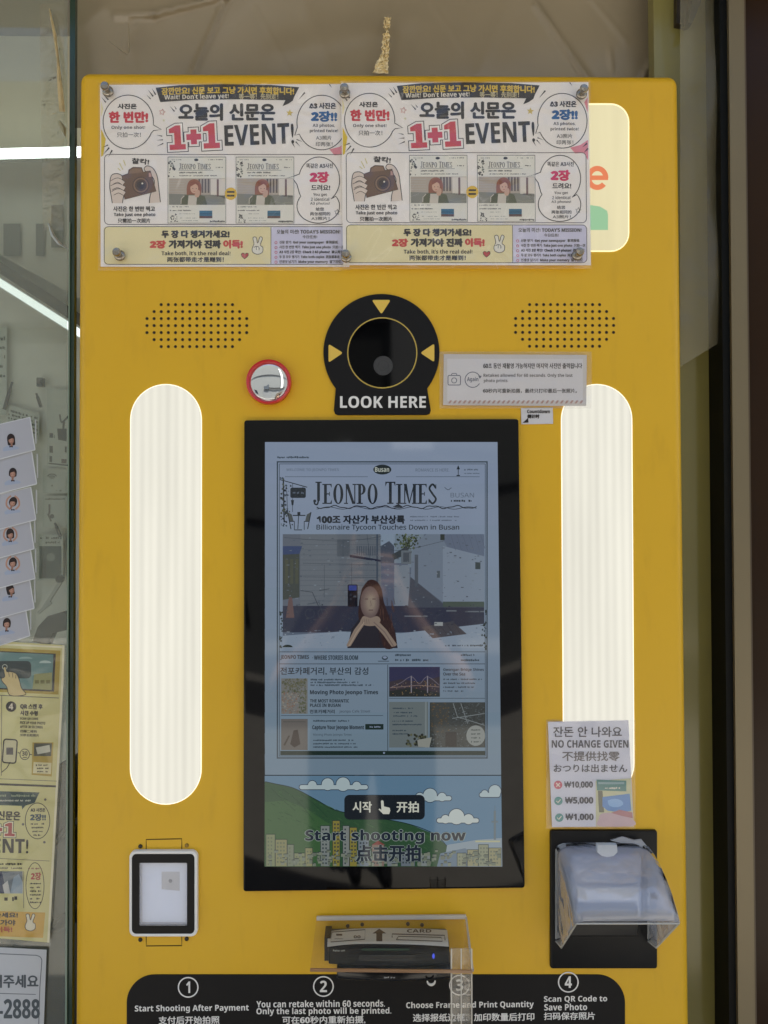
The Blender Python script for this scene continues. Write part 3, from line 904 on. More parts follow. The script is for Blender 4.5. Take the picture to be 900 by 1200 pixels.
wv2 = [(371 + i * 2.5, 595.3 + 1.4 * math.sin(i * .48 + 2)) for i in range(76)]
a.line(wv, 1.1, DKI, 3); a.line(wv2, .7, DKI, 3.6); a.poly([(460, 594), (467, 590.4), (473, 594.6)], DKI, 4)
a.line(bez([(521, 571), (525, 574), (529, 571.5)]), .6, DKI, 3)
a.build('page_frame', disp)
# masthead
a = A_()
serif_word(a, 'JEONPO TIMES', 368, 564.5, 512, 590.5, DKI, 3)
a.text('BUSAN', 528, 577.5, 555.5, 583, MIDB, 3); a.greek(528.5, 553, 588.2, 2.6, DKI, 3, .85)
a.text('100조 자산가 부산상륙', 371.3, 604, 474, 613.6, DKI, 3, bold=.9, off=.012)
a.greek(480.5, 538, 606.4, 1.8, MIDB, 3, .8); a.greek(480.5, 535, 610.6, 1.8, MIDB, 3, .8)
a.text('Billionaire Tycoon Touches Down in Busan', 371, 614.6, 538, 622.4, DKI, 3, bold=.25)
a.text('WELCOME TO JEONPO TIMES', 335.5, 549, 397, 552.6, MIDB, 3)
a.text('ROMANCE IS HERE.', 487, 549, 526.5, 552.6, MIDB, 3); a.greek(544, 560, 551.5, 2.4, MIDB, 3, .9); a.greek(544, 562, 555.5, 1.4, MIDB, 3, .8)
a.greek(325, 362, 537.2, 2.6, LINEI, 3, .95)
a.build('masthead_lettering', disp)
# hanging sign, plants and cafe table on the left of the masthead
a = A_()
a.line([(328, 562), (360, 571)], 1, DKI, 3); a.rrect(340.2, 571.4, 358.4, 583.5, 2, DKI, 3); a.greek(343, 356, 579, 3, MIDB, 4)
a.line([(343, 566), (343, 572)], .6, DKI, 3.4); a.line([(355, 569), (355, 572)], .6, DKI, 3.4)
a.line([(332, 562), (333, 612)], 1.6, DKI, 3.3); a.line([(336, 575), (337, 604)], .7, DKI, 3.3)
for k in range(70):
    x, y = random.gauss(332, 3), random.uniform(560, 617)
    if x < 327.5: x = 328
    s_ = random.uniform(.5, 1.7); a.poly([(x, y), (x + s_, y - s_), (x + 2 * s_, y + .3), (x + s_, y + s_)], random.choice([DKI, LINEI, lit((60, 66, 62))]), 3.5)
a.poly([(341, 586), (344.5, 586), (343.8, 592), (341.8, 592)], DKI, 3.5); a.line([(342.8, 584), (342.8, 600)], .6, DKI, 3)
a.line([(343, 604), (358, 604)], 1.2, DKI, 3); a.line([(350, 604), (349, 620)], .9, DKI, 3); a.line([(345, 621), (354, 621)], 1, DKI, 3)
a.rect(348.5, 600, 352, 604, DKI, 3)
for s_, x in ((1, 337), (-1, 364.5)):
    a.line([(x, 600), (x + 4 * s_, 620)], 1.1, DKI, 3); a.line([(x + 2 * s_, 611), (x + 8 * s_, 611)], 1, DKI, 3); a.line([(x + 8 * s_, 611), (x + 8 * s_, 621)], .8, DKI, 3); a.poly([(x, 600), (x + 5 * s_, 603), (x + 7 * s_, 611), (x + 2 * s_, 611)], lit((62, 68, 78)), 2.6)
a.build('cafe_drawing', disp)

# live picture of the street with the person taking the photograph
a = A_()
S = lambda r, g, b: lit((r, g, b))
X0, Y0, X1, Y1 = 331.3, 626, 567.5, 759.5
a.rect(X0, Y0, X1, Y1, S(74, 86, 114), 2)                       # hazy base
a.poly([(331.3, 626), (446, 626), (447, 716), (331.3, 716)], S(84, 92, 112), 3)   # left building
for y in range(632, 712, 6): a.rect(352, y, 446, y + .5, S(70, 78, 98), 3.5)
a.rect(331.3, 626, 352, 716, S(78, 86, 108), 3.6)
a.poly([(331.3, 640), (354, 640), (351, 649), (331.3, 650)], S(44, 58, 100), 4)    # blue awning
a.poly([(331.3, 650), (351, 649), (351, 700), (331.3, 703)], S(52, 58, 62), 4)
for x in (334, 340, 346): a.rect(x, 655, x + 3.6, 684, S(62, 66, 62), 4.4)
a.rect(395, 632, 410, 652, S(70, 78, 96), 4.2); a.line([(402, 632), (402, 652)], .5, S(58, 66, 84), 4.6)
a.poly([(410, 650), (446, 656), (446, 658.4), (410, 653)], S(34, 40, 62), 4.4)
a.rect(441, 626, 443, 716, S(56, 66, 88), 4.3)
a.poly([(446, 626), (463, 626), (463, 650), (446, 650)], S(110, 126, 160), 3)      # sky gap
a.poly([(446, 640), (456, 634), (462, 640), (462, 660), (446, 660)], S(58, 66, 88), 3.5)
a.poly([(461, 626), (497, 626), (490, 665), (462, 665)], S(96, 110, 138), 3)
for k in range(150):
    x, y = random.gauss(478, 6.5), random.gauss(634, 6)
    if 462 < x < 495 and y > 626.5:
        s_ = random.uniform(.6, 1.8); a.poly([(x, y - s_), (x + s_, y), (x, y + s_), (x - s_, y)], random.choice([S(40, 52, 46), S(56, 68, 58), S(72, 84, 70), S(34, 44, 42)]), 4 + random.random() * 1.4)
a.poly([(459, 650), (477, 640), (480, 648), (462, 656)], S(46, 54, 66), 5.6)
a.rect(447, 660, 478, 712, S(70, 80, 108), 4); a.rect(462, 662, 480, 711, S(98, 108, 134), 4.4)
a.rect(470, 645, 482, 661, S(82, 92, 112), 6); a.rect(472.5, 647.5, 479.5, 658.5, S(58, 66, 84), 6.4)
a.poly([(484, 638), (500, 626), (567.5, 626), (567.5, 706), (520, 707), (481, 676)], S(92, 104, 134), 4.8)   # right white building
a.poly([(519, 640), (567.5, 650), (567.5, 706), (519, 707)], S(104, 117, 148), 5.2)
a.poly([(516, 626), (567.5, 626), (567.5, 652), (524, 641)], S(80, 92, 122), 5.6)
for k in range(6): a.line([(528 + k * 7, 626), (534 + k * 7, 645)], .4, S(70, 80, 108), 6)
a.rect(557, 659, 563, 667, S(46, 56, 66), 6); a.rect(512, 669, 515.6, 677, S(64, 74, 92), 6); a.rect(516, 626, 521, 633, S(38, 48, 52), 6.4)
a.rect(486, 650, 490, 688, S(64, 72, 92), 6)
a.poly([(481, 676), (519, 707), (567.5, 706), (567.5, 712), (478, 712)], S(56, 62, 82), 6)   # lane
a.rect(519, 705, 567.5, 711, S(58, 70, 74), 6.4)
a.rect(X0, 710, X1, 741, S(40, 45, 66), 5)                       # road
a.poly([(331.3, 745), (400, 740), (470, 742), (567.5, 731), (567.5, 759.5), (331.3, 759.5)], S(112, 126, 158), 6)   # sunlit ground
a.rect(474, 721.5, 501, 722.6, S(96, 102, 122), 6.4); a.rect(523, 715, 535, 716.6, S(84, 92, 112), 6.4); a.rect(545, 716, 567.5, 717.4, S(84, 92, 112), 6.4)
a.poly([(494, 735), (530, 728), (547, 743), (507, 748)], S(58, 58, 72), 7)
for k in range(5): a.line([(499 + k * 8, 735.5 - k * 1.5), (511 + k * 7, 746.5 - k)], .5, S(46, 46, 58), 7.4)
a.rect(509, 729, 519, 733.4, S(124, 130, 148), 7.6)
a.poly([(335, 724), (338.5, 700), (342.4, 700), (345, 724)], S(82, 66, 74), 6.6)   # traffic cone
for cx in (363, 378): a.line(ell(cx, 719, 5.4, 5.4, 14), .7, S(54, 60, 78), 6.6, closed=True)
a.line([(352, 692), (366, 694), (374, 712)], .9, S(44, 50, 66), 6.6); a.line([(374, 692), (386, 690)], .8, S(44, 50, 66), 6.6)
a.line([(360, 708), (374, 706), (378, 719)], .7, S(56, 62, 80), 6.8)
a.greek(519, 549, 757.5, 2, S(50, 58, 78), 8, .5); a.greek(551, 566, 757.6, 2.4, S(30, 38, 50), 8, .9)
for s_, xx in ((1, 328), (-1, 570.5)):                          # leaves drawn at the picture's lower corners
    for k in range(26):
        x = xx + s_ * abs(random.gauss(0, 2.2)); y = random.uniform(716, 762); r_ = random.uniform(.5, 1.4)
        a.poly([(x - r_, y), (x, y - r_ * 1.6), (x + r_, y), (x, y + r_)], lit((30, 40, 44)), 8 + random.random())
a.poly(ell(337, 758.5, 6, 3, 14, 180, 360), lit((34, 44, 48)), 9)
for k in range(700):
    x, y = random.uniform(X0 + 1, X1 - 4), random.uniform(Y0 + 1, Y1 - 3); w_, h_ = random.uniform(.6, 3.4), random.uniform(.4, 1.4)
    if y < 708: c_ = random.choice([(70, 80, 102), (84, 94, 118), (98, 108, 132), (62, 70, 90)]) if random.random() < .5 else None
    elif y < 738: c_ = random.choice([(34, 40, 58), (48, 54, 74), (58, 62, 78)])
    else: c_ = random.choice([(104, 118, 148), (120, 132, 160), (92, 104, 132)])
    if c_: a.rect(x, y, x + w_, y + h_, S(*c_), 7.6 + random.random())
for p_ in ([(333, 630), (400, 634), (446, 629)], [(446, 640), (470, 645), (520, 634)], [(430, 626), (434, 656)], [(355, 660), (442, 662)], [(355, 676), (442, 677)], [(412, 660), (412, 706)], [(380, 662), (380, 700)]): a.line(bez(p_), .45, S(48, 56, 74), 8.8)
for k in range(9): a.rect(418 + k * 2.6, 640, 419.2 + k * 2.6, 651, S(60, 68, 88), 8.8)
a.build('street_picture', disp)
# the person on the live picture
a = A_()
SK = S(116, 104, 106); HAIR = S(44, 32, 36); CLO = S(34, 34, 46)
a.poly([(407, 759.5), (412, 737), (420, 726), (424, 715), (446, 715), (452, 728), (463, 738), (466, 759.5)], CLO, 10)
a.poly(bez([(424, 690), (432, 680), (441, 681), (447, 690), (450, 706), (456, 722), (462, 738), (464, 757), (450, 759), (443, 735), (425, 730), (420, 722), (421, 704)], 5), HAIR, 10.6)
for k in range(8):
    t_ = k / 7; cx_, cy_ = 433.5 + 1.2 * t_, 706 + .5 * t_
    a.disc(cx_, cy_, 11.2 * (1 - .62 * t_), S(int(84 + 36 * t_), int(72 + 38 * t_), int(80 + 32 * t_)), 11.2 + .1 * k, ry=19 * (1 - .6 * t_), n=26)
for x0_, x1_, y_ in ((427.6, 431.4, 702), (436.4, 440.4, 702), (432, 437.4, 715)): a.line([(x0_, y_), (x1_, y_)], 1.3, S(84, 70, 76), 12.1)
a.line([(434, 704), (435.2, 709.4), (433.4, 710.4)], .6, S(98, 84, 88), 12.1)
for k in range(60):
    x, y = random.uniform(443, 462), random.uniform(700, 755); a.line([(x, y), (x + random.uniform(-1, 2), y + random.uniform(4, 10))], .5, random.choice([S(58, 42, 44), S(36, 26, 30), S(74, 54, 52)]), 10.8 + random.random() * .3)
a.poly([(407, 758), (411, 757), (420, 742), (429, 729), (424.5, 725.5), (415, 738), (406, 756)], SK, 12); a.line([(409, 757), (418, 741), (427, 729)], 1.2, S(134, 122, 122), 12.8); a.line([(461, 757), (451, 741), (438, 729)], 1.2, S(96, 84, 90), 12.9); a.poly([(464, 757), (459, 758), (449, 744), (436, 729), (441, 725.5), (453, 738), (465, 755)], SK, 12.2)
a.poly(bez([(422, 728), (426, 722), (434, 724), (442, 722), (446, 727), (440, 733), (428, 733), (422, 728)], 4), SK, 12.6)
for k in range(4): a.line([(424 + k * 2.6, 724.5 + .4 * k), (425 + k * 2.6, 731)], .4, S(88, 76, 82), 13.2)
a.rrect(407.5, 685, 419, 711, 1.5, S(18, 20, 32), 13); a.rrect(408.6, 686, 418, 692, 1, S(44, 58, 130), 13.6)
a.disc(411, 697, 1.4, S(40, 44, 60), 13.6, n=10); a.disc(411, 702, 1.4, S(40, 44, 60), 13.6, n=10); a.rect(414, 698, 417.6, 700, S(60, 66, 84), 13.6)
a.build('person_picture', disp)

# lower half of the newspaper
a = A_()
a.text('JEONPO TIMES', 328.5, 767.6, 362, 773.4, DKI, 3, bold=.35); a.text('· WHERE STORIES BLOOM', 366, 768, 419.5, 773.2, LINEI, 3, bold=.3)
a.disc(451, 771, 3.6, LINEI, 3, ry=2.6, n=14); a.disc(451, 770.4, 2.4, PAGE, 4, ry=1.4, n=12); a.rect(443, 774.4, 456, 775.2, LINEI, 3)
for x, k in ((463, 1.0), (540, .8)):
    a.greek(x, x + 20 * k, 769.2, 3, LINEI, 3, .85); a.greek(x, x + (42 if k == 1 else 22), 775, 3, LINEI, 3, .85)
a.text('전포카페거리, 부산의 감성', 328.5, 782, 431.5, 791, DKI, 3, bold=.3)
for k, (x1, y) in enumerate(((404, 797.5), (421, 800.8), (438, 804))): a.greek(364, x1, y, 2.2, LINEI, 3, .85)
a.text('Moving Photo Jeonpo Times', 363.3, 808.6, 443, 815, DKI, 3, bold=.45)
a.text('THE MOST ROMANTIC', 363.3, 819.4, 409, 823.2, DKI, 3, bold=.3); a.text('PLACE IN BUSAN', 363.3, 824.6, 399, 828.4, DKI, 3, bold=.3)
a.text('전포카페거리', 363, 831.6, 392, 836, DKI, 3, bold=.3); a.text('Jeonpo Cafe Street', 397.5, 831.8, 434, 836, LINEI, 3)
a.greek(367, 409, 846, 2.4, LINEI, 3, .9); a.text('Capture Your Jeonpo Moment', 366, 850, 426.5, 856, DKI, 3, bold=.5)
a.text('Moving Photo Jeonpo Times', 367, 859.5, 412, 863, LINEI, 3)
for k, x1 in enumerate((414, 417, 419)): a.greek(367, x1, 868.5 + k * 4, 2, LINEI, 3, .85)
a.rrect(428, 848.4, 449.4, 855, .6, lit((28, 42, 44)), 3); a.greek(432, 446, 852.8, 2, PAGE, 4, .8)
a.text('Gwangan Bridge Shines', 519.5, 783, 567, 787, DKI, 3, bold=.25); a.text('Over the Sea', 519.5, 788, 545, 791.6, DKI, 3, bold=.25)
for k, x1 in enumerate((565, 557, 555, 543)): a.greek(519.5, x1, 797 + k * 4.6, 2, LINEI, 3, .85)
a.build('page_lettering', disp)
a = A_()                                                             # small pictures
a.rect(329.5, 795, 360.5, 836.5, S(98, 100, 112), 2)
for k in range(520):
    x, y = random.uniform(330, 359.5), random.uniform(796, 836); s_ = random.uniform(.4, 1.5)
    c_ = random.choice([(66, 72, 62), (84, 86, 76)]) if y < 812 or x > 350 else random.choice([(104, 102, 108), (118, 116, 122), (106, 88, 84), (92, 88, 92)])
    x = min(358.5, max(331, x)); a.poly([(x - s_, y), (x, y - s_), (x + s_, y), (x, y + s_ * .6)], S(*c_), 3 + random.random())
a.build('park_picture', disp); a = A_()
a.rect(329.5, 842.5, 360.5, 879, S(84, 82, 88), 2)
a.poly([(344, 856), (349, 855), (352, 872), (345, 876), (340, 872)], S(52, 46, 48), 3); a.poly([(338, 862), (340, 862), (334, 874), (332, 873)], S(58, 52, 54), 3); a.rect(331.5, 845.5, 358, 846.3, S(66, 66, 72), 3)
a.build('clothes_picture', disp); a = A_()
a.rect(456, 781.5, 515.5, 816.5, S(44, 46, 78), 2); a.poly([(456, 799), (470, 796), (490, 799), (515.5, 793), (515.5, 816.5), (456, 816.5)], S(52, 48, 60), 3)
a.poly([(456, 810), (480, 806), (515.5, 812), (515.5, 816.5), (456, 816.5)], S(38, 42, 46), 4)
for x in (482, 501): a.rect(x - .6, 792, x + .6, 812, S(112, 110, 134), 5)
a.line(bez([(457, 806), (470, 800), (482, 793), (491.5, 801), (501, 793), (515, 803)]), .6, S(100, 96, 118), 5); a.line([(457, 806), (490, 803), (515, 805)], .9, S(104, 92, 100), 5.4)
for k in range(60): x, y = random.uniform(457, 514), random.uniform(798, 815); a.rect(x, y, x + .8, y + .7, random.choice([S(150, 120, 84), S(128, 112, 100), S(90, 84, 96)]), 6)
a.build('bridge_picture', disp); a = A_()
a.rect(456, 822.5, 502, 876, S(88, 98, 112), 2); a.rect(498, 822.5, 500, 876, S(104, 114, 130), 3)
for k, (x1, y) in enumerate(((484, 831), (483, 836), (489, 840), (484, 846), (494, 850), (476, 857), (479, 861))): a.greek(460, x1, y, 1.9, LINEI, 4, .85)
for k in range(46):
    x, y = random.uniform(476, 499), random.uniform(861, 874); a.disc(x, y, random.uniform(.9, 2), random.choice([S(44, 50, 46), S(64, 66, 58), S(80, 82, 70), S(34, 38, 38)]), 4 + random.random(), n=8)
a.poly([(489, 867), (506, 864), (503, 876), (490, 875)], S(120, 124, 132), 6)
a.build('menu_picture', disp); a = A_()
a.rect(503.5, 823, 569, 876, S(50, 54, 60), 2)
for k in range(800):
    x, y = random.uniform(504, 568), random.uniform(823.5, 875); s_ = random.uniform(.3, 1.3)
    c_ = random.choice([(72, 62, 52), (84, 70, 52), (58, 54, 48)]) if x < 526 and y < 858 else random.choice([(40, 44, 50), (34, 38, 42), (66, 74, 86), (84, 92, 106), (48, 52, 56)])
    x = min(566.5, max(506, x)); a.poly([(x - s_, y), (x, y - s_ * .6), (x + s_, y), (x, y + s_ * .7)], S(*c_), 3 + random.random())
for p_ in ([(531, 824), (536, 840), (568, 850)], [(530, 842), (568, 836)], [(540, 824), (548, 848)]): a.line(p_, .9, S(100, 108, 124), 5)
a.rect(522, 858, 535, 875, S(34, 34, 38), 5); a.disc(557.5, 862, 11, S(112, 118, 130), 6, ry=12)
for k in range(4): a.greek(552, 563, 856.5 + k * 4.6, 2.2, S(60, 68, 76), 7, .9)
a.build('street_cafe_picture', disp)

# start picture at the bottom
a = A_()
a.poly([(310.2, 909), (587.2, 909), (588.6, 1015.5), (310, 1015.5)], S(80, 108, 146), 1)
a.poly([(310.2, 916), (320, 918), (345, 924), (372, 938), (395, 950), (440, 958), (480, 966), (510, 978), (524, 992), (522, 1015.5), (310, 1015.5)], S(40, 68, 52), 2)
a.poly([(310.2, 940), (335, 938), (360, 948), (380, 962), (400, 972), (390, 1015.5), (310, 1015.5)], S(50, 80, 56), 3)
a.line(bez([(310.5, 916), (322, 918.5), (345, 924), (372, 938), (395, 950), (440, 958), (480, 966), (510, 978), (524, 992)]), .9, S(20, 36, 36), 4)
for p_ in ([(330, 924), (350, 940), (368, 962)], [(352, 930), (370, 944), (384, 958)], [(318, 924), (332, 938), (346, 950)]): a.line(bez(p_), .6, S(32, 56, 46), 4)
def cloud(x0, x1, yb, bumps, col=(142, 158, 182)):
    top = []
    for i, (cx, r_, dy) in enumerate(bumps): top += ell(cx, yb - dy, r_, r_, 10, 180, 360)
    pts = [(x0, yb)] + top + [(x1, yb)]
    import mathutils
    for (cx, r_, dy) in bumps: a.disc(cx, yb - dy, r_ + .8, S(28, 44, 72), 2 + .001 * cx / 10, n=20)
    a.rrect(x0 - .8, yb - 5.8, x1 + .8, yb + .9, 3.1, S(28, 44, 72), 2.6)
    for k, (cx, r_, dy) in enumerate(bumps): a.disc(cx, yb - dy, r_, S(*col), 3.4 + .2 * k, n=20)
    a.rrect(x0, yb - 5, x1, yb, 2.5, S(*col), 5.4)
cloud(351, 431, 925, ((366, 5, 5), (384, 7, 6), (402, 8, 6), (418, 5, 4)))
cloud(484, 529, 938, ((492, 5, 4), (504, 8, 6), (518, 5, 4)))
cloud(512, 561, 964, ((522, 5, 4), (535, 9, 7), (549, 6, 4)), (158, 168, 186))
cloud(562, 586, 934, ((568, 4, 4), (580, 7, 7)))
a.poly([(524, 990), (560, 984), (588, 982), (588.6, 1015.5), (520, 1015.5)], S(118, 132, 158), 6); a.poly([(516, 1000), (545, 994), (560, 1004), (548, 1015.5), (512, 1015.5)], S(88, 104, 132), 6.5)
a.rect(578.6, 950, 581.2, 984, S(88, 100, 118), 7); a.rect(576, 962, 583.6, 964, S(88, 100, 118), 7.4); a.line([(580, 944), (580, 950)], .5, S(88, 100, 118), 7)
OL = S(34, 46, 56)
def bld(x0, y0, x1, y1, col, win, z):
    a.rect(x0 - .6, y0 - .6, x1 + .6, y1, OL, z); a.rect(x0, y0, x1, y1, S(*col), z + .4)
    y = y0 + 3
    while y < y1 - 3:
        x = x0 + 1.6
        while x < x1 - 2: a.rect(x, y, x + 1.8, y + 2, S(*win), z + .8); x += 3.6
        y += 4.4
for i, (x0, y0, x1, y1) in enumerate(((312, 978, 322, 1015), (323, 984, 336, 1015), (337, 990, 344, 1015), (345, 1000, 357, 1015), (358, 994, 366, 1015))): bld(x0, y0, x1, y1, ((104, 112, 96), (110, 112, 92), (98, 106, 102))[i % 3], (84, 92, 84), 8 + i * .05)
for i, (x0, y0, x1, y1, c_) in enumerate(((376, 968, 386, 1015, (104, 112, 124)), (390, 962, 398, 1015, (112, 106, 58)), (402, 968, 409, 1015, (106, 112, 122)), (410, 970, 418, 1015, (112, 106, 58)), (420, 984, 432, 1015, (96, 106, 128)), (436, 990, 450, 1015, (104, 90, 92)), (454, 996, 466, 1015, (98, 106, 122)), (470, 998, 486, 1015, (88, 98, 118)), (490, 1002, 504, 1015, (108, 116, 130)))): bld(x0, y0, x1, y1, c_, (44, 54, 66), 9 + i * .05)
for i, (x0, y0, x1, y1) in enumerate(((536, 1000, 546, 1015), (548, 996, 560, 1015), (561, 990, 572, 1015), (573, 994, 587, 1015))): bld(x0, y0, x1, y1, ((116, 122, 116), (122, 122, 108))[i % 2], (92, 98, 96), 9 + i * .05)
for k in range(150):                                         # the small houses of the town
    x, y = random.uniform(312, 586), random.uniform(996, 1013); w_, h_ = random.uniform(2, 5), random.uniform(2, 4.5)
    g_ = random.randint(-10, 12); z_ = 10.4 + random.random()
    a.rect(x, y, min(587, x + w_), min(1015, y + h_), S(96 + g_, 104 + g_, 104 + g_), z_); a.rect(x, y - .7, min(587, x + w_), y, OL, z_)
for k in range(240):                                         # brush marks on the hill
    x = random.uniform(313, 500); yt = 922 + max(0, x - 325) * .29
    y = random.uniform(yt + 4, yt + 42); l_ = random.uniform(2, 6)
    a.line([(x, y), (x + l_, y + l_ * .5)], .5, random.choice([S(36, 60, 48), S(48, 76, 56), S(56, 86, 62)]), 5 + random.random())
a.poly([(436, 990), (443, 985), (451, 990)], S(104, 52, 54), 10.2); a.rect(557, 985, 586, 987, S(150, 152, 140), 10)
a.build('harbour_drawing', disp)
a = A_()
a.rrect(403.5, 931.5, 497.8, 960.5, 6, S(24, 30, 40), 12)
WT = S(176, 180, 188)
a.text('시작', 413.5, 939.4, 435.5, 952, WT, 13, bold=.7); a.text('开拍', 465, 939.4, 490.5, 952, WT, 13, bold=.7)
a.poly([(446.4, 938.6), (447.8, 937.6), (449.4, 938.8), (450, 945), (456.6, 946.6), (457.4, 950), (456, 954), (449, 954), (443.6, 948.6), (444.6, 947.4), (447, 949)], WT, 13); a.disc(448, 939.6, 1.8, S(90, 96, 108), 12.6, n=14)
a.build('start_button', disp)
a = A_()
LET, HALO = S(30, 38, 54), S(122, 134, 146)
a.text('Start shooting now', 358, 972.4, 545.5, 988.8, HALO, 12, bold=7.5); a.text('Start shooting now', 358, 972.4, 545.5, 988.8, LET, 14, bold=2.0)
a.text('点击开拍', 417.5, 990.4, 492.5, 1009.5, HALO, 12, bold=2.6, off=.008); a.text('点击开拍', 417.5, 990.4, 492.5, 1009.5, LET, 14, bold=1.4, off=.008)
a.build('start_lettering', disp)

# ------------------------------------------------------------------ banknote slot with its clear hood
bill = slab('bill_acceptor', rr(645, 973.3, 770.6, 1135.5, 3, 4), -.004, .004, kiosk, BLACKP, bevel=.0015, seg=2)
slab('acceptor_face', rr(671, 1003, 752, 1076, 3, 4), .002, .012, bill, mat('acceptor_glare_grey', (172, 179, 198), .3, noise=.12, nscale=30), bevel=.003)  # grey is lightened to carry the bluish glare inside the hood
slab('note_slot', rr(677, 1040, 749, 1076, 2, 4), .010, .018, bill, mat('slot_glare_white', (236, 241, 250), .18, noise=.15, nscale=40), bevel=.003)  # blue-white base colour stands in for sky reflection under the hood
slab('mouth_block', rr(668, 1062, 748, 1098, 2, 4), .003, .026, bill, mat('mouth_black', (12, 12, 12), .35), bevel=.003)
HOODM = clear('frosted_hood', haze=.36, rough=.06, bump=.3, bscale=22, hazecol=(226, 231, 242), refl=1.5)
def hood():
    xl, xr = 650.5, 758.0                                    # on the panel plane
    def pt(x, y, h):                                          # panel pixel, raised straight out by h
        p = P(x, y, 0); return Vector((p.x, -h, p.z))
    prof = [(987, .004), (988, .020), (992, .036), (1000, .056), (1010, .073), (1021, .086), (1032, .093)]
    low = [(1093, .029), (1100, .004)]
    th = .0016
    bm = bmesh.new()
    def grid(rows):
        R2 = [[bm.verts.new(p) for p in r] for r in rows]
        for i in range(len(R2) - 1):
            for j in range(len(R2[0]) - 1):
                bm.faces.new((R2[i][j], R2[i][j + 1], R2[i + 1][j + 1], R2[i + 1][j]))
    # roof: across with rounded shoulders
    n = 14
    rows = []
    for (y, h) in prof:
        row = []
        for i in range(n + 1):
            s_ = i / n; e = min(s_, 1 - s_) * n
            drop = 5.0 * max(0, 1 - e / 2.0) ** 2 if h < .09 else 1.5 * max(0, 1 - e / 1.5) ** 2
            row.append(pt(xl + (xr - xl) * s_, y + drop, h))
        rows.append(row)
    grid(rows)
    for x in (xl, xr):                                       # side cheeks
        dy = 5.0
        rows = []
        for (y, h) in prof:
            d_ = 5.0 if h < .09 else 1.5
            row = []
            for k in range(7):
                t_ = k / 6
                # from the roof edge down to the lower open edge
                tl = prof.index((y, h)) / (len(prof) - 1)
                yl = low[1][0] + (low[0][0] - low[1][0]) * tl; hl = low[1][1] + (low[0][1] - low[1][1]) * tl
                row.append(pt(x, (y + d_) * (1 - t_) + yl * t_, h * (1 - t_) + hl * t_))
            rows.append(row)
        grid(rows)
    me = bpy.data.meshes.new('hood'); bm.to_mesh(me); bm.free()
    org = origin(bill)
    for v in me.vertices: v.co -= org
    o = bpy.data.objects.new('hood', me); COL.objects.link(o); o.parent = bill
    me.materials.append(HOODM)
    for p in me.polygons: p.use_smooth = True
    md = o.modifiers.new('thick', 'SOLIDIFY'); md.thickness = th
    ed = mat('hood_edge', (222, 224, 220), .25)
    def rod(ps, w_):
        for p, q in zip(ps[:-1], ps[1:]): yield p, q
    vs, fs = [], []
    paths = [[pt(xl, 1101, .004), pt(xl, 1094.5, .0295), pt(xl, 1034, .0935), pt(xr, 1034, .0935), pt(xr, 1094.5, .0295), pt(xr, 1101, .004)],
             [pt(xl, 1098, .004), pt(xl, 994, .005), pt(xl + 3, 989, .005), pt(xl + 8, 987, .005), pt(xr - 8, 987, .005), pt(xr - 3, 989, .005), pt(xr, 994, .005), pt(xr, 1098, .004)]]
    for path in paths:
        for p, q in zip(path[:-1], path[1:]):
            d = (q - p).normalized(); u = d.cross(Vector((.3, .8, .5))).normalized(); w_ = d.cross(u)
            k = len(vs); r_ = .0010
            for c in (p, q):
                for i in range(6): vs.append(c + u * r_ * math.cos(i * math.pi / 3) + w_ * r_ * math.sin(i * math.pi / 3))
            fs += [(k + i, k + (i + 1) % 6, k + 6 + (i + 1) % 6, k + 6 + i) for i in range(6)]
    mesh('hood_rim', vs, fs, o, clear('hood_rim_clear', haze=.62, rough=.2, hazecol=(232, 232, 226)), smooth=True)
    tab = [(700, 990), (723, 990), (723.5, 999), (719, 1003), (712, 1004.5), (705, 1003), (700, 999)]
    slab('hood_tab', tab, .050, .056, o, clear('hood_tab_clear', haze=.5, rough=.1, hazecol=(220, 228, 236)))
    tp = slab('hood_tape', [(716, 985), (730, 981), (744, 985), (752, 984), (757, 990), (752, 992), (742, 988), (728, 988)], .012, .0145, o, clear('tape_scrap', haze=.5, rough=.25, bump=.6, bscale=60, hazecol=(225, 228, 232)))
hood()
# ------------------------------------------------------------------ card reader
def panel_pt(x, y, h):
    p = P(x, y, 0); return Vector((p.x, -h, p.z))
def prism_x(name, prof, xl, xr, bow, parent, m, bevel=0.0, n=12):
    """section (panel pixel y, height) swept from xl to xr, its front bowed out by 'bow'"""
    v, f = [], []
    k = len(prof)
    for i in range(n + 1):
        s_ = i / n; b_ = 1 - (2 * s_ - 1) ** 2
        for (y, h) in prof:
            v.append(panel_pt(xl + (xr - xl) * s_, y - bow[1] * b_, h + (bow[0] * b_ if h > .012 else 0)))
    for i in range(n):
        for j in range(k): f.append((i * k + j, i * k + (j + 1) % k, (i + 1) * k + (j + 1) % k, (i + 1) * k + j))
    f.append(tuple(range(k))); f.append(tuple(range(n * k, (n + 1) * k)))
    o = mesh(name, v, f, parent, m); fix(o)
    if bevel: bev(o, bevel, 2, 50)
    return o
RD = mat('reader_black', (10, 12, 12), .3, spec=.22)
rd = prism_x('card_reader', [(1088, .0), (1086, .030), (1087, .034), (1109, .036), (1111, .030), (1111, .0)], 387, 523, (.004, .6), kiosk, RD, bevel=.0012)
box('bracket', panel_pt(379.5, 0, 0).x, panel_pt(386.5, 0, 0).x, -.026, -.0005, panel_pt(0, 1116, 0).z, panel_pt(0, 1089.5, 0).z, rd, mat('bracket_black', (20, 20, 20), .4))
def toplace(x, y, k):                                         # photo pixel -> the reader's upper face
    d = ray(x, y)
    z0 = panel_pt(450, 1087.2, 0).z + .0008
    n = Vector((0, .06, 1)).normalized()                      # rises gently to the front
    p0 = Vector((0, -.003, z0))
    t_ = (p0 - CAMPOS).dot(n) / d.dot(n)
    return CAMPOS + d * t_ + n * k
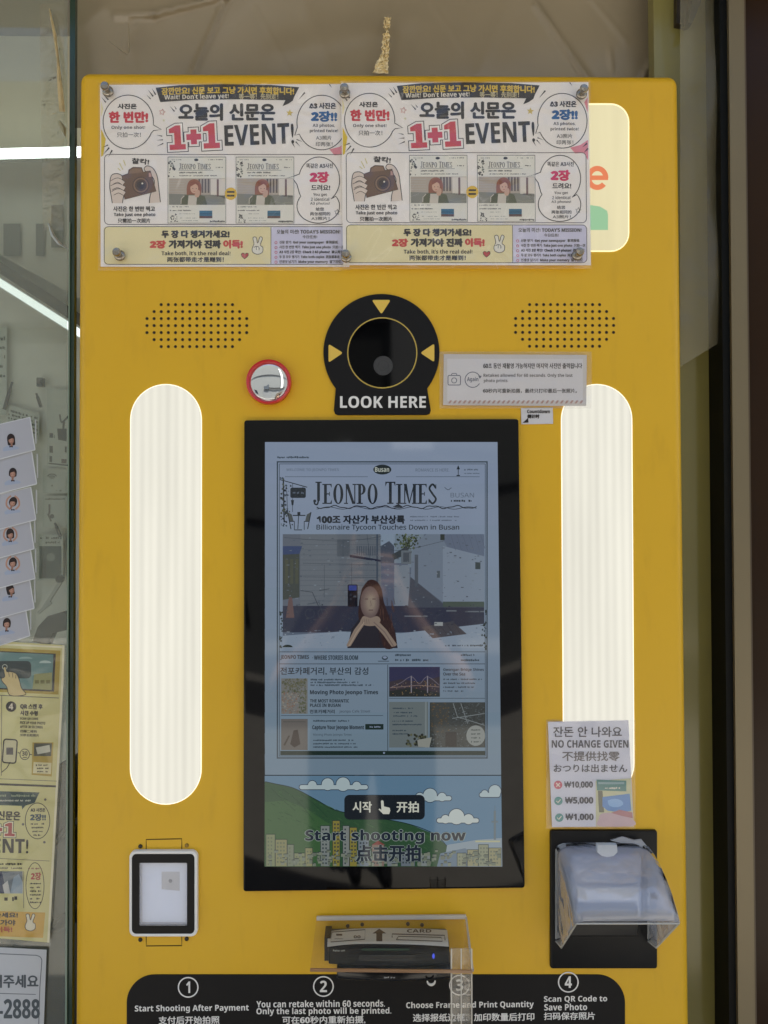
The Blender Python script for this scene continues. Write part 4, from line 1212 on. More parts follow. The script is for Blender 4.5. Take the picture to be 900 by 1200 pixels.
a = Art(toplace)
LB = mat('label_paper', (222, 216, 198), .5)
top = bez([(384.5, 1091.5), (410, 1088.6), (450, 1087.4), (490, 1088.2), (524, 1089.8)], 6); bot = bez([(526.0, 1109.4), (490, 1107.2), (450, 1106.2), (412, 1106.6), (383.4, 1109.6)], 6)
n_ = min(len(top), len(bot)); bot = bot[::-1]
a.raw(top[:n_] + bot[:n_], [(i, i + 1, n_ + i + 1, n_ + i) for i in range(n_ - 1)], LB, 0)
LI = ink((96, 78, 60))
a.line([(389, 1092.4), (428, 1089.6), (427.5, 1100.8), (387.6, 1104)], 1.0, LI, 2, closed=True); a.rect(394, 1094.4, 401, 1096.6, LI, 2); a.text('00', 414.5, 1096.4, 422.5, 1099.6, LI, 2, bold=.5); a.rect(392, 1100, 402, 1100.5, LI, 2)
a.poly([(444.5, 1088.5), (452.8, 1094), (448, 1094), (448, 1103.2), (441, 1103.2), (441, 1094), (436.4, 1094)], LI, 2)
a.text('CARD', 477, 1089.2, 505.5, 1093, LI, 2, bold=.5)
a.line([(459.5, 1098.8), (459.5, 1094.6), (521, 1096.2), (521.6, 1102)], 1.2, LI, 2); a.line([(464.5, 1101.4), (467, 1097.4), (517, 1098.6), (518.5, 1103.2), (464.5, 1101.4)], 1.0, LI, 2.4)
a.build('label', rd)
def frontplace(x, y, k): return P(x, y, .0402 + k)
a = Art(frontplace)
a.greek(389, 404, 1115.2, 2.4, ink((150, 155, 150)), 1, .8)
a.rrect(425, 1121, 484, 1124.2, 1, mat('slot_black', (4, 4, 5), .3), 2); a.rect(424, 1111.4, 480, 1114, mat('slot_green', (28, 62, 44), .2), 1); a.rect(421, 1119, 487, 1126, mat('slot_lip', (40, 42, 42), .25), 1)
a.build('card_slot', rd)
a = Art(frontplace); a.disc(508, 1120.5, 1.5, mat('blue_lamp', (40, 60, 200), .3, emit=(70, 90, 235), estr=.8), 2, ry=3.2, n=14); a.build('status_lamp', rd)
low = prism_x('reader_base', [(1112.5, .0), (1113, .022), (1117, .031), (1128, .032), (1133, .02), (1135, .0)], 396, 527, (.004, -1.0), rd, mat('base_black', (15, 15, 18), .14), bevel=.002)
a = Art(lambda x, y, k: P(x, y, .0372 + k)); a.greek(450, 463, 1146.6, 2.2, ink((150, 150, 150)), 1, .8); a.build('maker_mark', rd)
for x, y in ((407.5, 1084.8), (424.5, 1083), (478, 1082.4), (494.6, 1083.6)):
    lathe('screw', [(.0001, 0), (.0021, .0001), (.0021, .0012), (.0001, .002)], P(x, y, 0), kiosk, mat('brown_screw', (66, 48, 22), .4), 12)

# ------------------------------------------------------------------ clear guard over the card reader
gd = thing('clear_guard', P(460, 1078, 0), 'clear acrylic guard sheltering the card reader, one strip hanging down over the third step', 'guard')
def gp_(x, y, h): return P(x, y, h)
CL2 = clear('guard_acrylic', haze=.03, rough=.04, tint=(252, 250, 246), hazecol=(230, 224, 210), refl=.5)
EDGE = clear('guard_edge', haze=.75, rough=.15, hazecol=(196, 158, 118), tint=(220, 190, 150))
EDGEW = clear('guard_back_edge', haze=.85, rough=.15, hazecol=(238, 234, 222))
def plate4(name, q, th, parent, m):
    n = (q[1] - q[0]).cross(q[3] - q[0]).normalized() * th
    v = q + [p + n for p in q]
    o = mesh(name, v, [(0, 1, 2, 3), (7, 6, 5, 4), (0, 4, 5, 1), (1, 5, 6, 2), (2, 6, 7, 3), (3, 7, 4, 0)], parent, m); fix(o); return o
TL, TR, FR, FL = P(371, 1076, .003), P(545.5, 1074.5, .003), P(553.5, 1137.5, .075), P(363.5, 1135.5, .075)
plate4('top_plate', [TL, TR, FR, FL], .003, gd, CL2)
plank('front_edge', P(363.5, 1136.5, .076), P(553.5, 1138.5, .076), .003, .0018, gd, EDGE)
plank('back_edge', P(371, 1076, .0035), P(546, 1074.2, .0035), .0042, .003, gd, EDGEW)
plank('side_edge', P(546, 1075, .004), P(554, 1138, .076), .0022, .0022, gd, clear('side_edge_clear', haze=.4, rough=.1))
SB = P(527, 1240, .074); 
plate4('hanging_strip', [P(527.5, 1112, .072), P(552.5, 1112, .072), P(552.5, 1230, .072), P(527.5, 1230, .072)], .002, gd, clear('strip_acrylic', haze=.16, rough=.1, bump=.3, bscale=30, hazecol=(228, 222, 205)))
plate4('side_wall', [P(553, 1137, .0735), P(545, 1080, .004), P(545, 1190, .004), P(553, 1230, .0735)], .0015, gd, CL2)
for x in (529, 540.5, 552.8):
    plank('strip_highlight', P(x, 1112, .0745), P(x, 1230, .0745), .0014, .0012, gd, clear('highlight_clear', haze=.6, rough=.1, hazecol=(230, 226, 214)))  # the strip's vertical highlight lines, made as pale bars
t = thing('base_glint', P(505, 1152, .01), 'tiny bright curved glint below the right end of the card reader', 'glint')  # a small bright reflection, given solid shape and pale colour
a = Art(onface(.012)); 
hk = bez([(500.5, 1149.4), (502, 1152.6), (505.6, 1154), (509, 1152.2), (510, 1149)], 5)
for k, (p, q) in enumerate(zip(hk[:-1], hk[1:])): pass
vs, fs = [], []
for i, p in enumerate(hk):
    c = P(p[0], p[1], .040); r_ = .0013 * (0.5 + math.sin(math.pi * (i + .5) / len(hk)) * .6)
    d = Vector(P(*hk[min(i + 1, len(hk) - 1)], .04)) - Vector(P(*hk[max(i - 1, 0)], .04)); d.normalize(); n_ = Vector((0, 1, 0)).cross(d)
    for j in range(8): vs.append(c + n_ * r_ * math.cos(j * math.pi / 4) + Vector((0, 1, 0)) * r_ * math.sin(j * math.pi / 4))
for i in range(len(hk) - 1): fs += [(i * 8 + j, i * 8 + (j + 1) % 8, i * 8 + 8 + (j + 1) % 8, i * 8 + 8 + j) for j in range(8)]
mesh('glint', vs, fs, t, mat('glint_white', (228, 224, 212), .25), smooth=True)

# ------------------------------------------------------------------ round convex mirror
t = thing('round_mirror', P(316, 449, 0), 'small round convex mirror with a red rim stuck beside the camera', 'mirror')
c = P(315.8, 448.8, 0)
lathe('rim', [(.0215, 0), (.0258, .0006), (.0262, .006), (.0256, .0095), (.0240, .0105), (.0228, .0092), (.0224, .004), (.020, .003)], c, t, mat('red_rim', (206, 36, 40), .32, coat=.2), 56)
m_ = mat('mirror_chrome', (236, 238, 238), .015, metal=1.0)
prof = [(.0226 * math.sin(math.radians(90) * i / 12), .0052 + .0021 * (math.cos(math.radians(90) * i / 12))) for i in range(12, 0, -1)] + [(.0004, .00735)]
lathe('mirror_face', prof, c, t, m_, 56)

# ------------------------------------------------------------------ event posters
PX, PY = 118.0, 99.5
pst = thing('event_poster', P(262, 205, .001), 'left of the two one plus one event posters, its right end under the other poster', 'poster', 'event posters pinned side by side on the machine')
H = .0014
pp = slab('paper', [(117.2, 99.4), (408, 98.6), (409.5, 312.6), (118, 312.4)], .0006, H - .0001, pst, mat('poster_paper', (244, 236, 227), .6, spec=.3, noise=.025, nscale=10))
def N(): return Art(onface(H))
# tints printed on the paper
a = N()
tn = lambda r, g, b: ink((r, g, b))
PTINT = [mat('poster_tint_%d' % k, c_, .6, spec=.3, noise=.03, nscale=10) for k, c_ in enumerate(((236, 222, 170), (236, 200, 196), (214, 226, 228), (212, 208, 226), (222, 190, 40), (226, 140, 150)))]
for k, (x0, y0, x1, y1) in enumerate(((122, 184, 404, 262),)): pass
a.rrect(121.5, 265.6, 317.4, 309.8, 4, PTINT[0], 1); a.build('colour_panel', pst)
a = N(); a.rrect(317.6, 265.6, 404.8, 309.8, 4, PTINT[3], 1); a.build('colour_panel', pst)
for p_, k in (([(118.4, 151), (124, 163), (121, 182), (118.4, 184)], 4), ([(118.4, 118), (121, 128), (119, 136), (118.4, 136)], 0), ([(407, 166), (398, 172), (386, 175), (392, 182), (402, 181), (407, 190)], 5), ([(407, 116), (403, 122), (407, 134)], 5)):
    a = N(); a.poly(p_, PTINT[k], 1); a.build('colour_patch', pst)
# panel outlines
a = N()
def orr(x0, y0, x1, y1, r, w_, m, z=2): a.line(rr(x0, y0, x1, y1, r, 5), w_, m, z, closed=True)
orr(122.4, 181, 404.6, 263, 5, .8, GREY); orr(122.2, 265.6, 404.8, 309.8, 5, .8, GREY); a.rect(317.2, 265.8, 317.9, 309.6, GREY, 2.5)
a.build('panel_outline', pst)
# dark heading bubble
a = N()
a.poly([(182.4, 102.8), (210, 99.8), (262, 98.6), (318, 99.6), (350.6, 102.2), (345, 113), (343, 118), (338, 121.5), (331, 124.5), (334.5, 117.4), (280, 116.4), (230, 116.8), (187.8, 119.6)], DARK, 3)
a.build('heading_bubble', pst)
a = N()
a.text('잠깐만요! 신문 보고 그냥 가시면 후회합니다!', 189.5, 101.6, 344.4, 109.9, tn(222, 186, 60), 4, bold=.7, off=.01, bend=1.2)
a.text("Wait! Don't leave yet!", 192.5, 110.2, 268, 117.4, PAPER, 4, bold=.5, off=.012, rot=-1.2); a.text('等一等！先别走！', 280, 109.8, 326, 116.4, tn(206, 192, 150), 4, bold=.3)
a.build('heading_lettering', pst)
a = N()
a.text('오늘의 신문은', 209.6, 121.6, 321.8, 141, DARK, 4, bold=1.6, off=.012)
a.text('EVENT!', 263.2, 145.6, 344.2, 169.6, DARK, 4, bold=1.7, off=.014, rot=-2.2)
a.build('title_lettering', pst)
# 1+1
a = N()
def grow(pts, d):
    n = len(pts); ar = sum(pts[i][0] * pts[(i + 1) % n][1] - pts[(i + 1) % n][0] * pts[i][1] for i in range(n)); s_ = 1 if ar > 0 else -1
    out_ = []
    for i in range(n):
        p, q, r_ = Vector(pts[i - 1]), Vector(pts[i]), Vector(pts[(i + 1) % n])
        e1, e2 = (q - p).normalized(), (r_ - q).normalized()
        n1, n2 = Vector((e1.y, -e1.x)) * s_, Vector((e2.y, -e2.x)) * s_
        b_ = (n1 + n2); b_ = b_ / max(.35, b_.length_squared / 2) if b_.length > 1e-6 else n1
        b_ = b_ * 1.0
        out_.append((q.x + b_.x * d, q.y + b_.y * d))
    return out_
def one(cx, y0, y1, w_):
    h_ = y1 - y0
    return [(cx - w_ * .06, y0), (cx + w_ * .2, y0), (cx + w_ * .2, y1 - h_ * .19), (cx + w_ * .46, y1 - h_ * .19), (cx + w_ * .46, y1), (cx - w_ * .44, y1), (cx - w_ * .44, y1 - h_ * .19), (cx - w_ * .14, y1 - h_ * .19), (cx - w_ * .14, y0 + h_ * .28), (cx - w_ * .44, y0 + h_ * .28), (cx - w_ * .44, y0 + h_ * .14)]
def plus(cx, cy, r_, t_): return [(cx - t_, cy - r_), (cx + t_, cy - r_), (cx + t_, cy - t_), (cx + r_, cy - t_), (cx + r_, cy + t_), (cx + t_, cy + t_), (cx + t_, cy + r_), (cx - t_, cy + r_), (cx - t_, cy + t_), (cx - r_, cy + t_), (cx - r_, cy - t_), (cx - t_, cy - t_)]
rotp = lambda pts, cx, cy, d: [(cx + (x - cx) * math.cos(d) - (y - cy) * math.sin(d), cy + (x - cx) * math.sin(d) + (y - cy) * math.cos(d)) for x, y in pts]
for k, pts in enumerate((rotp(one(207.5, 147.5, 175, 20), 207.5, 161, -.05), rotp(plus(227, 160.4, 8.2, 3.0), 227, 160, -.05), rotp(one(247.5, 145, 173.4, 20), 247.5, 160, -.05))):
    a.poly(grow(pts, 3.6), DARK, 2 + .2 * k); a.poly(grow(pts, 2.7), mat('poster_paper', (244, 236, 227)), 3 + .2 * k); a.poly(grow(pts, .5), tn(206, 72, 82), 4 + .2 * k)
a.build('one_plus_one', pst)
# speech bubbles
def bubble(pts, name='speech_bubble', fill=mat('poster_paper', (244, 236, 227))):
    a = N(); a.poly(pts, fill, 2); a.line(pts, 1.0, DARK, 3, closed=True); return a.build(name, pst)
b1 = bubble(ell(150.3, 143, 29.5, 31.5, 60, 24, 366) + [(189, 151.8), (180, 153)])
a = N()
a.text('사진은', 138, 121.6, 160, 127.6, DARK, 4, bold=.7, off=.01); a.text('한 번만!', 128, 131, 173, 143.4, tn(206, 50, 62), 4, bold=1.5, off=.012)
a.text('Only one shot!', 130.6, 147.2, 170, 152.2, GREY, 4, bold=.35); a.text('只拍一次！', 137, 155, 165, 160.8, GREY, 4, bold=.2); a.build('lettering', b1)
b2 = bubble(ell(377, 143.6, 29, 32, 60, -190, 155) + [(345.5, 158.6)])
a = N()
a.text('A3 사진은', 362.5, 120.6, 393.5, 127.4, DARK, 4, bold=.7, off=.01); a.text('2장!!', 365, 130.6, 394.5, 142.2, tn(40, 96, 150), 4, bold=1.5, off=.012)
a.text('A3 photos,', 366.4, 145, 392.4, 149.8, GREY, 4, bold=.3); a.text('printed twice!', 363, 151.2, 396, 156, GREY, 4, bold=.3); a.text('A3照片', 370.4, 159, 388.4, 164, GREY, 4, bold=.2); a.text('印两张！', 370, 166.4, 389.6, 171.4, GREY, 4, bold=.2); a.build('lettering', b2)
b3 = bubble(ell(374, 211, 24, 27, 34, -165, 55)[0:] + ell(373, 241.5, 25, 20, 30, -35, 215) + [(351, 227), (348, 216), (344, 210.5), (333.5, 209.4), (344, 206.6)])
a = N()
a.text('똑같은 A3사진', 359, 191.6, 390, 197, GREY, 4, bold=.4); a.text('2장', 363.4, 201.6, 385, 213.6, tn(214, 44, 92), 4, bold=1.6, off=.012); a.text('드려요!', 365, 216.6, 386.6, 223.2, DARK, 4, bold=.6)
a.text('You get', 367, 226.4, 383, 230.4, GREY, 4, bold=.25); a.text('2 identical', 364.4, 231.6, 385.6, 235.4, GREY, 4, bold=.25); a.text('A3 photos!', 363.6, 236.8, 386.4, 240.6, GREY, 4, bold=.25)
a.text('给您', 370, 243, 379.6, 247, DARK, 4, bold=.2); a.text('两张相同的', 363.6, 248.4, 387, 252.6, DARK, 4, bold=.2); a.text('A3照片！', 365, 254, 386, 258, DARK, 4, bold=.2); a.build('lettering', b3)
# little bursts, stars
a = N()
for (x0, y0, x1, y1, w_) in ((173, 104.5, 179.5, 113, 1.5), (178, 103.5, 182.4, 111, 1.5), (171.5, 111, 176.5, 116, 1), (118.8, 108, 127, 117, 1.4), (118.6, 113.5, 124, 120, 1.2), (119.5, 173, 126.5, 170, 1.2), (121, 181, 128, 173, 1.6), (127, 184, 131.4, 176, 1.6),
        (198.6, 124, 204.6, 130.6, 1.2), (204, 124, 206.6, 128, 1), (183, 158, 190, 159.6, 1), (183.4, 164.4, 191, 163.8, 1), (183.4, 171.6, 191.4, 168, 1.2), (346, 173.6, 342.8, 168, 1.1), (352, 172, 346.6, 166, 1.1), (355, 166.4, 347.6, 163.4, 1.0), (349.8, 117, 357.2, 108.4, 1.5), (389, 103, 386, 98.8, 1), (400, 175, 406, 170, 1.6), (402, 181, 407, 176, 1.6)):
    dx, dy = x1 - x0, y1 - y0; L_ = math.hypot(dx, dy); a = N(); a.poly([(x0, y0), (x1 - dy / L_ * w_ * .6, y1 + dx / L_ * w_ * .6), (x1 + dy / L_ * w_ * .6, y1 - dx / L_ * w_ * .6)], DARK, 3); a.build('burst_mark', pst)
def star(cx, cy, r_, m, rot=0, z=3, line=None):
    a = N()
    p_ = [(cx + (r_ if i % 2 == 0 else r_ * .45) * math.sin(math.pi * i / 5 + rot), cy - (r_ if i % 2 == 0 else r_ * .45) * math.cos(math.pi * i / 5 + rot)) for i in range(10)]
    if line: a.line(p_, .7, m, z, closed=True)
    else: a.poly(p_, m, z)
    a.build('star', pst)
star(190, 131.4, 3.8, tn(206, 120, 112), .2, line=1); star(339.4, 132.4, 4.4, tn(216, 190, 96), .1); star(395, 248.5, 3.4, GREY, .1, line=1); star(192, 141, 1.8, tn(220, 214, 170))
# camera held by two hands
a = N()
a.text('찰칵!', 154.6, 185.8, 174.6, 192.4, DARK, 4, bold=.5, off=.01, rot=4)
for p_ in ([(140, 191), (144, 199)], [(144.6, 187.6), (147, 194)], [(138, 197), (141.4, 200)]): a.line(p_, 1.0, tn(220, 206, 130), 3)
CB, CB2, CB3 = tn(112, 82, 60), tn(84, 62, 48), tn(140, 108, 82)
HANDF = tn(224, 206, 190)
lh = bez([(131.6, 238), (130, 228), (128.6, 218), (130.4, 206), (137, 203.4), (143, 206), (147, 212), (148, 222), (145, 230), (143.4, 238)], 4)
rh = bez([(175, 238), (176, 229), (181, 214), (176.6, 205), (169, 199), (172, 194.4), (179, 197), (184, 206), (186, 220), (188, 237)], 4)
a.poly(lh, HANDF, 2); a.poly(rh, HANDF, 2); a.line(lh, .9, DARK, 3); a.line(rh, .9, DARK, 3)
a.poly([(143, 206), (150, 203.6), (151, 199), (156, 196), (166, 196.4), (168, 201.6), (176, 200), (183, 224), (146, 233.6)], CB, 4); a.poly([(151, 203.6), (152.4, 199.4), (156.6, 197), (165, 197.4), (167, 202)], CB3, 5)
a.line([(143, 206), (150, 203.6), (151, 199), (156, 196), (166, 196.4), (168, 201.6), (176, 200), (183, 224), (146, 233.6)], .8, CB2, 5.4, closed=True)
a.disc(165, 217, 10, CB2, 6); a.disc(165, 217, 8.6, CB3, 7); a.disc(165, 217, 7, CB2, 8); a.disc(165, 217, 4.6, tn(58, 44, 40), 9); a.disc(166.8, 215, 1.1, PAPER, 10, n=12)
a.rect(174.4, 202.6, 177.6, 207.4, tn(196, 150, 130), 5)
for p_ in ([(131, 214), (138, 211), (145, 215)], [(130.6, 220), (138, 217.4), (146, 221)], [(132, 226.6), (139, 223.6), (146, 227)]): 
    q_ = bez(p_, 5); a.line(q_, 5.6, DARK, 11); a.line(q_, 4.4, HANDF, 12)
a.build('camera_drawing', pst)
a = N()
a.text('사진은 한 번만 찍고', 132.8, 241.8, 181.4, 247.6, DARK, 4, bold=.5); a.text('Take just one photo', 133.4, 249.4, 182, 254.4, DARK, 4, bold=.4); a.text('只需拍一次照片', 138, 256, 176, 261.2, DARK, 4, bold=.3)
a.build('caption_lettering', pst)
# two little newspapers
def news(x0):
    dx = x0 - 196.8
    a = N(); X = lambda x: x + dx
    a.rect(X(196.8), 184, X(264.6), 261.5, tn(232, 227, 212), 3); a.line([(X(196.8), 184), (X(264.6), 184), (X(264.6), 261.5), (X(196.8), 261.5)], .7, GREY, 4, closed=True)
    a.disc(X(230), 187.4, 2.6, DARK, 4, ry=1.6, n=12); serif_word(a, 'JEONPO TIMES', X(210), 191.4, X(247), 198.4, GREY, 4)
    a.greek(X(201), X(214), 187.8, 1.2, GREY, 4, .6); a.greek(X(244), X(262), 187.8, 1.4, GREY, 4, .6); a.greek(X(210), X(237), 203.2, 2, GREY, 4, .9); a.greek(X(210), X(254), 206.6, 1.4, GREY, 4, .8); a.greek(X(253), X(261), 197, 1.6, GREY, 4, .6); a.rect(X(209), 199.4, X(250), 199.8, GREY, 4)
    for k in range(26):
        x, y = X(random.uniform(197.6, 205)), random.uniform(189, 207); a.disc(x, y, random.uniform(.5, 1.3), random.choice([GREY, DARK, tn(120, 122, 110)]), 4 + random.random(), n=7)
    a.rect(X(198), 209, X(263.6), 240, tn(182, 168, 152), 4)
    for y in range(212, 228, 3): a.rect(X(198), y, X(216), y + .5, tn(186, 180, 168), 4.5)
    a.poly([(X(198), 227), (X(263.6), 229), (X(263.6), 240), (X(198), 240)], tn(136, 134, 122), 5); a.poly([(X(247), 209.6), (X(263.6), 209.6), (X(263.6), 232), (X(247), 229)], tn(226, 216, 200), 5); a.rect(X(254), 210, X(256.4), 230, tn(120, 92, 88), 5.4)
    for k in range(4): a.rect(X(232.6 + k * 3.6), 209.6, X(234.6 + k * 3.6), 226, tn(104, 92, 84), 5)
    a.poly(bez([(X(219), 231), (X(219), 219), (X(222), 212), (X(228.4), 210), (X(234), 213), (X(236), 220), (X(235), 230)], 4), tn(150, 92, 66), 6)
    a.poly([(X(211), 240), (X(212), 232.6), (X(216), 229), (X(222), 228), (X(232), 228), (X(240), 230), (X(243), 240)], tn(92, 94, 68), 6.6); a.poly([(X(220), 240), (X(221), 229), (X(231), 229), (X(230), 240)], tn(206, 196, 180), 7); a.line([(X(212), 239), (X(212.4), 233), (X(216), 229.4)], .9, tn(206, 196, 180), 7)
    a.disc(X(227.6), 220.6, 4.6, tn(214, 172, 146), 7.6, ry=6, n=20); a.poly([(X(222.6), 219), (X(223), 213.4), (X(228), 212), (X(233), 215), (X(233), 218.4), (X(229), 215.4)], tn(142, 80, 58), 8.2)
    a.disc(X(226), 221, .5, DARK, 8.8, n=8); a.disc(X(230), 221, .5, DARK, 8.8, n=8); a.line([(X(226.8), 224.2), (X(229), 224.2)], .5, tn(176, 70, 70), 8.8)
    a.poly(bez([(X(228), 228), (X(230), 224), (X(233), 222.6), (X(234.4), 226), (X(232.6), 231), (X(229), 231)], 3), tn(206, 166, 140), 9)
    a.line(bez([(X(243), 236), (X(250), 238), (X(262), 237)]), .8, tn(150, 150, 130), 6)
    a.rect(X(233.6), 246.8, X(248.8), 255.4, tn(52, 106, 132), 4); a.rect(X(233.6), 253, X(248.8), 255.8, tn(96, 66, 58), 5); a.rect(X(233.6), 250, X(248.8), 251, tn(40, 78, 108), 5)
    a.greek(X(199), X(221), 243, 1.3, GREY, 4, .7); a.greek(X(199), X(224), 247.4, 1.6, GREY, 4, .8); a.greek(X(210), X(228), 251, 1, tn(150, 148, 140), 4, .6)
    for k in range(22): x, y = X(random.uniform(198.8, 207)), random.uniform(250, 260); a.rect(x, y, x + random.uniform(.6, 2), y + random.uniform(.6, 1.8), random.choice([GREY, tn(70, 70, 66)]), 4 + random.random())
    a.greek(X(246), X(263.6), 260.6, 2.4, DARK, 4, .95); a.greek(X(211), X(230), 256, 1, tn(150, 148, 140), 4, .6); a.greek(X(211), X(232), 259, 1, tn(150, 148, 140), 4, .6)
    a.build('newspaper_picture', pst)
news(196.8); news(276.6)
a = N(); a.disc(270.4, 227, 7.2, tn(228, 186, 62), 5); a.rect(266, 223.8, 274.8, 226, DARK, 6); a.rect(266, 228.2, 274.8, 230.4, DARK, 6); a.build('equals_badge', pst)
# footer
a = N()
a.text('두 장 다 챙겨가세요!', 189.6, 270.2, 268.6, 278.6, DARK, 4, bold=1.2, off=.012); a.text('2장', 176, 282, 194, 290.8, tn(206, 70, 60), 4, bold=1.4, off=.012); a.text('가져가야 진짜', 198, 281.6, 258.4, 290.8, DARK, 4, bold=1.4, off=.012); a.text('이득!', 262, 281.4, 284, 290.8, tn(206, 70, 60), 4, bold=1.4, off=.012)
a.text("Take both, it's the real deal!", 189.4, 294.4, 270, 299.8, DARK, 4, bold=.4); a.text('两张都带走才是赚到！', 196, 301.2, 262, 307, DARK, 4, bold=.5)
a.build('footer_lettering', pst)
a = N()
vh = bez([(296.4, 289), (297.6, 285.4), (296.4, 279), (298.6, 277.6), (300.6, 279), (302, 285), (304.4, 278), (306.8, 278), (307.4, 280.4), (305, 287), (308, 290), (307.4, 295.6), (302, 298), (296.6, 296), (295.4, 292), (296.4, 289)], 4)
a.poly(vh, tn(232, 226, 208), 3); a.line(vh, .8, GREY, 4); a.line(bez([(297.4, 290), (300, 288.6), (303, 289.4), (304, 292)], 4), .7, GREY, 4); a.line([(300.6, 289), (300.4, 293)], .6, GREY, 4.3); a.line([(303.4, 289.6), (303.6, 293.4)], .6, GREY, 4.3)
hp = [(286.6, 303.4), (283.4, 300.4), (282.6, 298), (284, 296.4), (286.2, 297), (287, 298.4), (288.6, 296.6), (290.8, 296.8), (291, 299), (289.6, 301)]; a.poly(hp, tn(190, 70, 70), 3); a.line(hp, .7, DARK, 4, closed=True)
a.build('hand_sign', pst)
a = N()
a.text("오늘의 미션! TODAY'S MISSION!", 324.4, 269, 398.6, 274, GREY, 4, bold=.35); a.text('今日任务!', 354.6, 275.6, 371.6, 279.4, GREY, 4, bold=.2)
for k, (s_, e_) in enumerate((('신문 받기  Get your newspaper  拿到报纸', 396), ('사진 한 번만 찍기  Take just one photo  只拍一次', 403), ('A3 사진 2장 확인!  Check 2 A3 photos!  确认两张', 402), ('두 장 모두 챙기기  Take both copies  两张都拿走', 398), ('인생샷 남기기  Make your memory  留下回忆', 400))):
    y = 284.4 + k * 5.7
    a.text(s_, 327.4, y - 2.4, e_, y + 1.8, DARK if k == 2 else GREY, 4, bold=.3); a.disc(323.4, y, 1.7, tn(196, 84, 110), 4, n=14); a.disc(323.4, y, 1.0, PTINT[3], 5, n=10)
a.build('mission_list', pst)
# laminate pocket
def film(parent, x0, y0, x1, y1, h, amp, seed, m=SLEEVE, name='clear_sleeve', nx=40, ny=30):
    rnd = random.Random(seed); ph = [rnd.uniform(0, 6.3) for _ in range(6)]
    vs, fs = [], []
    for j in range(ny + 1):
        for i in range(nx + 1):
            u, v = i / nx, j / ny
            d = amp * (.5 + .5 * math.sin(u * 9 + ph[0] + 2 * math.sin(v * 5 + ph[1]))) * (.5 + .5 * math.sin(v * 7 + ph[2] + 1.5 * math.sin(u * 6 + ph[3])))
            vs.append(P(x0 + (x1 - x0) * u, y0 + (y1 - y0) * v, h + d))
    for j in range(ny):
        for i in range(nx): q = j * (nx + 1) + i; fs.append((q, q + 1, q + nx + 2, q + nx + 1))
    return mesh(name, vs, fs, parent, m, smooth=True)
film(pst, 115.2, 97, 409.6, 317, .0030, .0018, 3)
p2 = copy_tree(pst)
dv_ = P(262 + 282, 205 + .6, .001) - P(262, 205, .001)
p2.location = pst.location + dv_ + Vector((0, -.0058, 0))
p2['label'] = 'right of the two one plus one event posters, overlapping the other and the lit sign'
# metal pins
PIN = mat('pin_grey_metal', (158, 150, 138), .2, metal=.85, bump=.1, bscale=400)
def pin(x, y, label, dz=.0045):
    c = P(x, y, dz)
    t = thing('magnet_pin', c, label, 'magnet', 'grey magnet pins holding the posters')
    lathe('pin_base', [(.0002, 0), (.0060, .0002), (.0064, .002), (.0056, .0034), (.0035, .0042)], c, t, PIN, 26)
    lathe('pin_head', [(.0030, .0042), (.0027, .0070), (.0038, .0095), (.0048, .0112), (.0050, .0132), (.0041, .0148), (.0002, .0154)], c, t, PIN, 26)
pin(127.2, 108, 'grey magnet pin at the top left corner of the left poster'); pin(404, 110, 'grey magnet pin where the two posters meet at the top', .0105); pin(681, 111, 'grey magnet pin at the top right corner of the right poster', .0105)
pin(141, 300, 'grey magnet pin at the lower left of the left poster'); pin(405.6, 302, 'grey magnet pin where the two posters meet at the bottom', .0105); pin(676, 299.5, 'grey magnet pin at the lower right of the right poster', .0105)

# ------------------------------------------------------------------ retake notice
t = thing('retake_notice', P(603, 443, .001), 'laminated white retake notice with camera and again icons right of the camera', 'notice')
slab('card', [(520.2, 415), (687.6, 416), (687, 475.6), (519.4, 474.6)], .0026, .0036, t, mat('notice_paper', (206, 200, 192), .55, spec=.3, noise=.03, nscale=14))
HN = .0038
a = Art(onface(HN)); a.rrect(524, 420.5, 683, 470, 1, mat('notice_field', (216, 212, 210), .5), 1)
for k in range(28): x = 525 + k * 5.7; a.poly([(x, 472.8), (x + 2.6, 472.8), (x + 4.8, 469.2), (x + 2.2, 469.2)], tn(178, 140, 128), 2)
a.build('striped_border', t)
a = Art(onface(HN)); NG = tn(88, 92, 108); a.line(rr(525, 440, 539.6, 451.2, 1.6, 4), 1.0, NG, 2, closed=True); a.line(ell(532.2, 445.8, 3, 3, 18), .9, NG, 3, closed=True); a.line([(528.6, 440), (529.8, 437.6), (534.6, 437.6), (535.8, 440)], .9, NG, 3); a.build('camera_icon', t)
a = Art(onface(HN)); a.line(ell(554, 445, 9, 9, 30, 30, 340), 1.0, NG, 2); a.poly([(560.4, 440.2), (564.6, 440.4), (562.4, 444)], NG, 2); a.text('Again', 547.4, 441.8, 560.6, 448.2, NG, 3, bold=.3); a.build('again_icon', t)
a = Art(onface(HN))
a.text('60초 동안 재촬영 가능하지만 마지막 사진만 출력됩니다', 566.4, 425.6, 682, 431.8, DARK, 3, bold=.4); a.text('Retakes allowed for 60 seconds. Only the last', 566.6, 437.8, 671, 442.8, GREY, 3, bold=.3); a.text('photo prints.', 567, 444, 595.6, 449, GREY, 3, bold=.3); a.text('60秒内可重新拍摄，最终只打印最后一张照片。', 566, 455.4, 676, 460.6, DARK, 3, bold=.3)
a.build('lettering', t)
film(t, 515, 412, 693.4, 478.6, .0046, .0022, 11, m=clear('notice_laminate', haze=.16, rough=.2, bump=.5, bscale=24, hazecol=(230, 226, 224)))
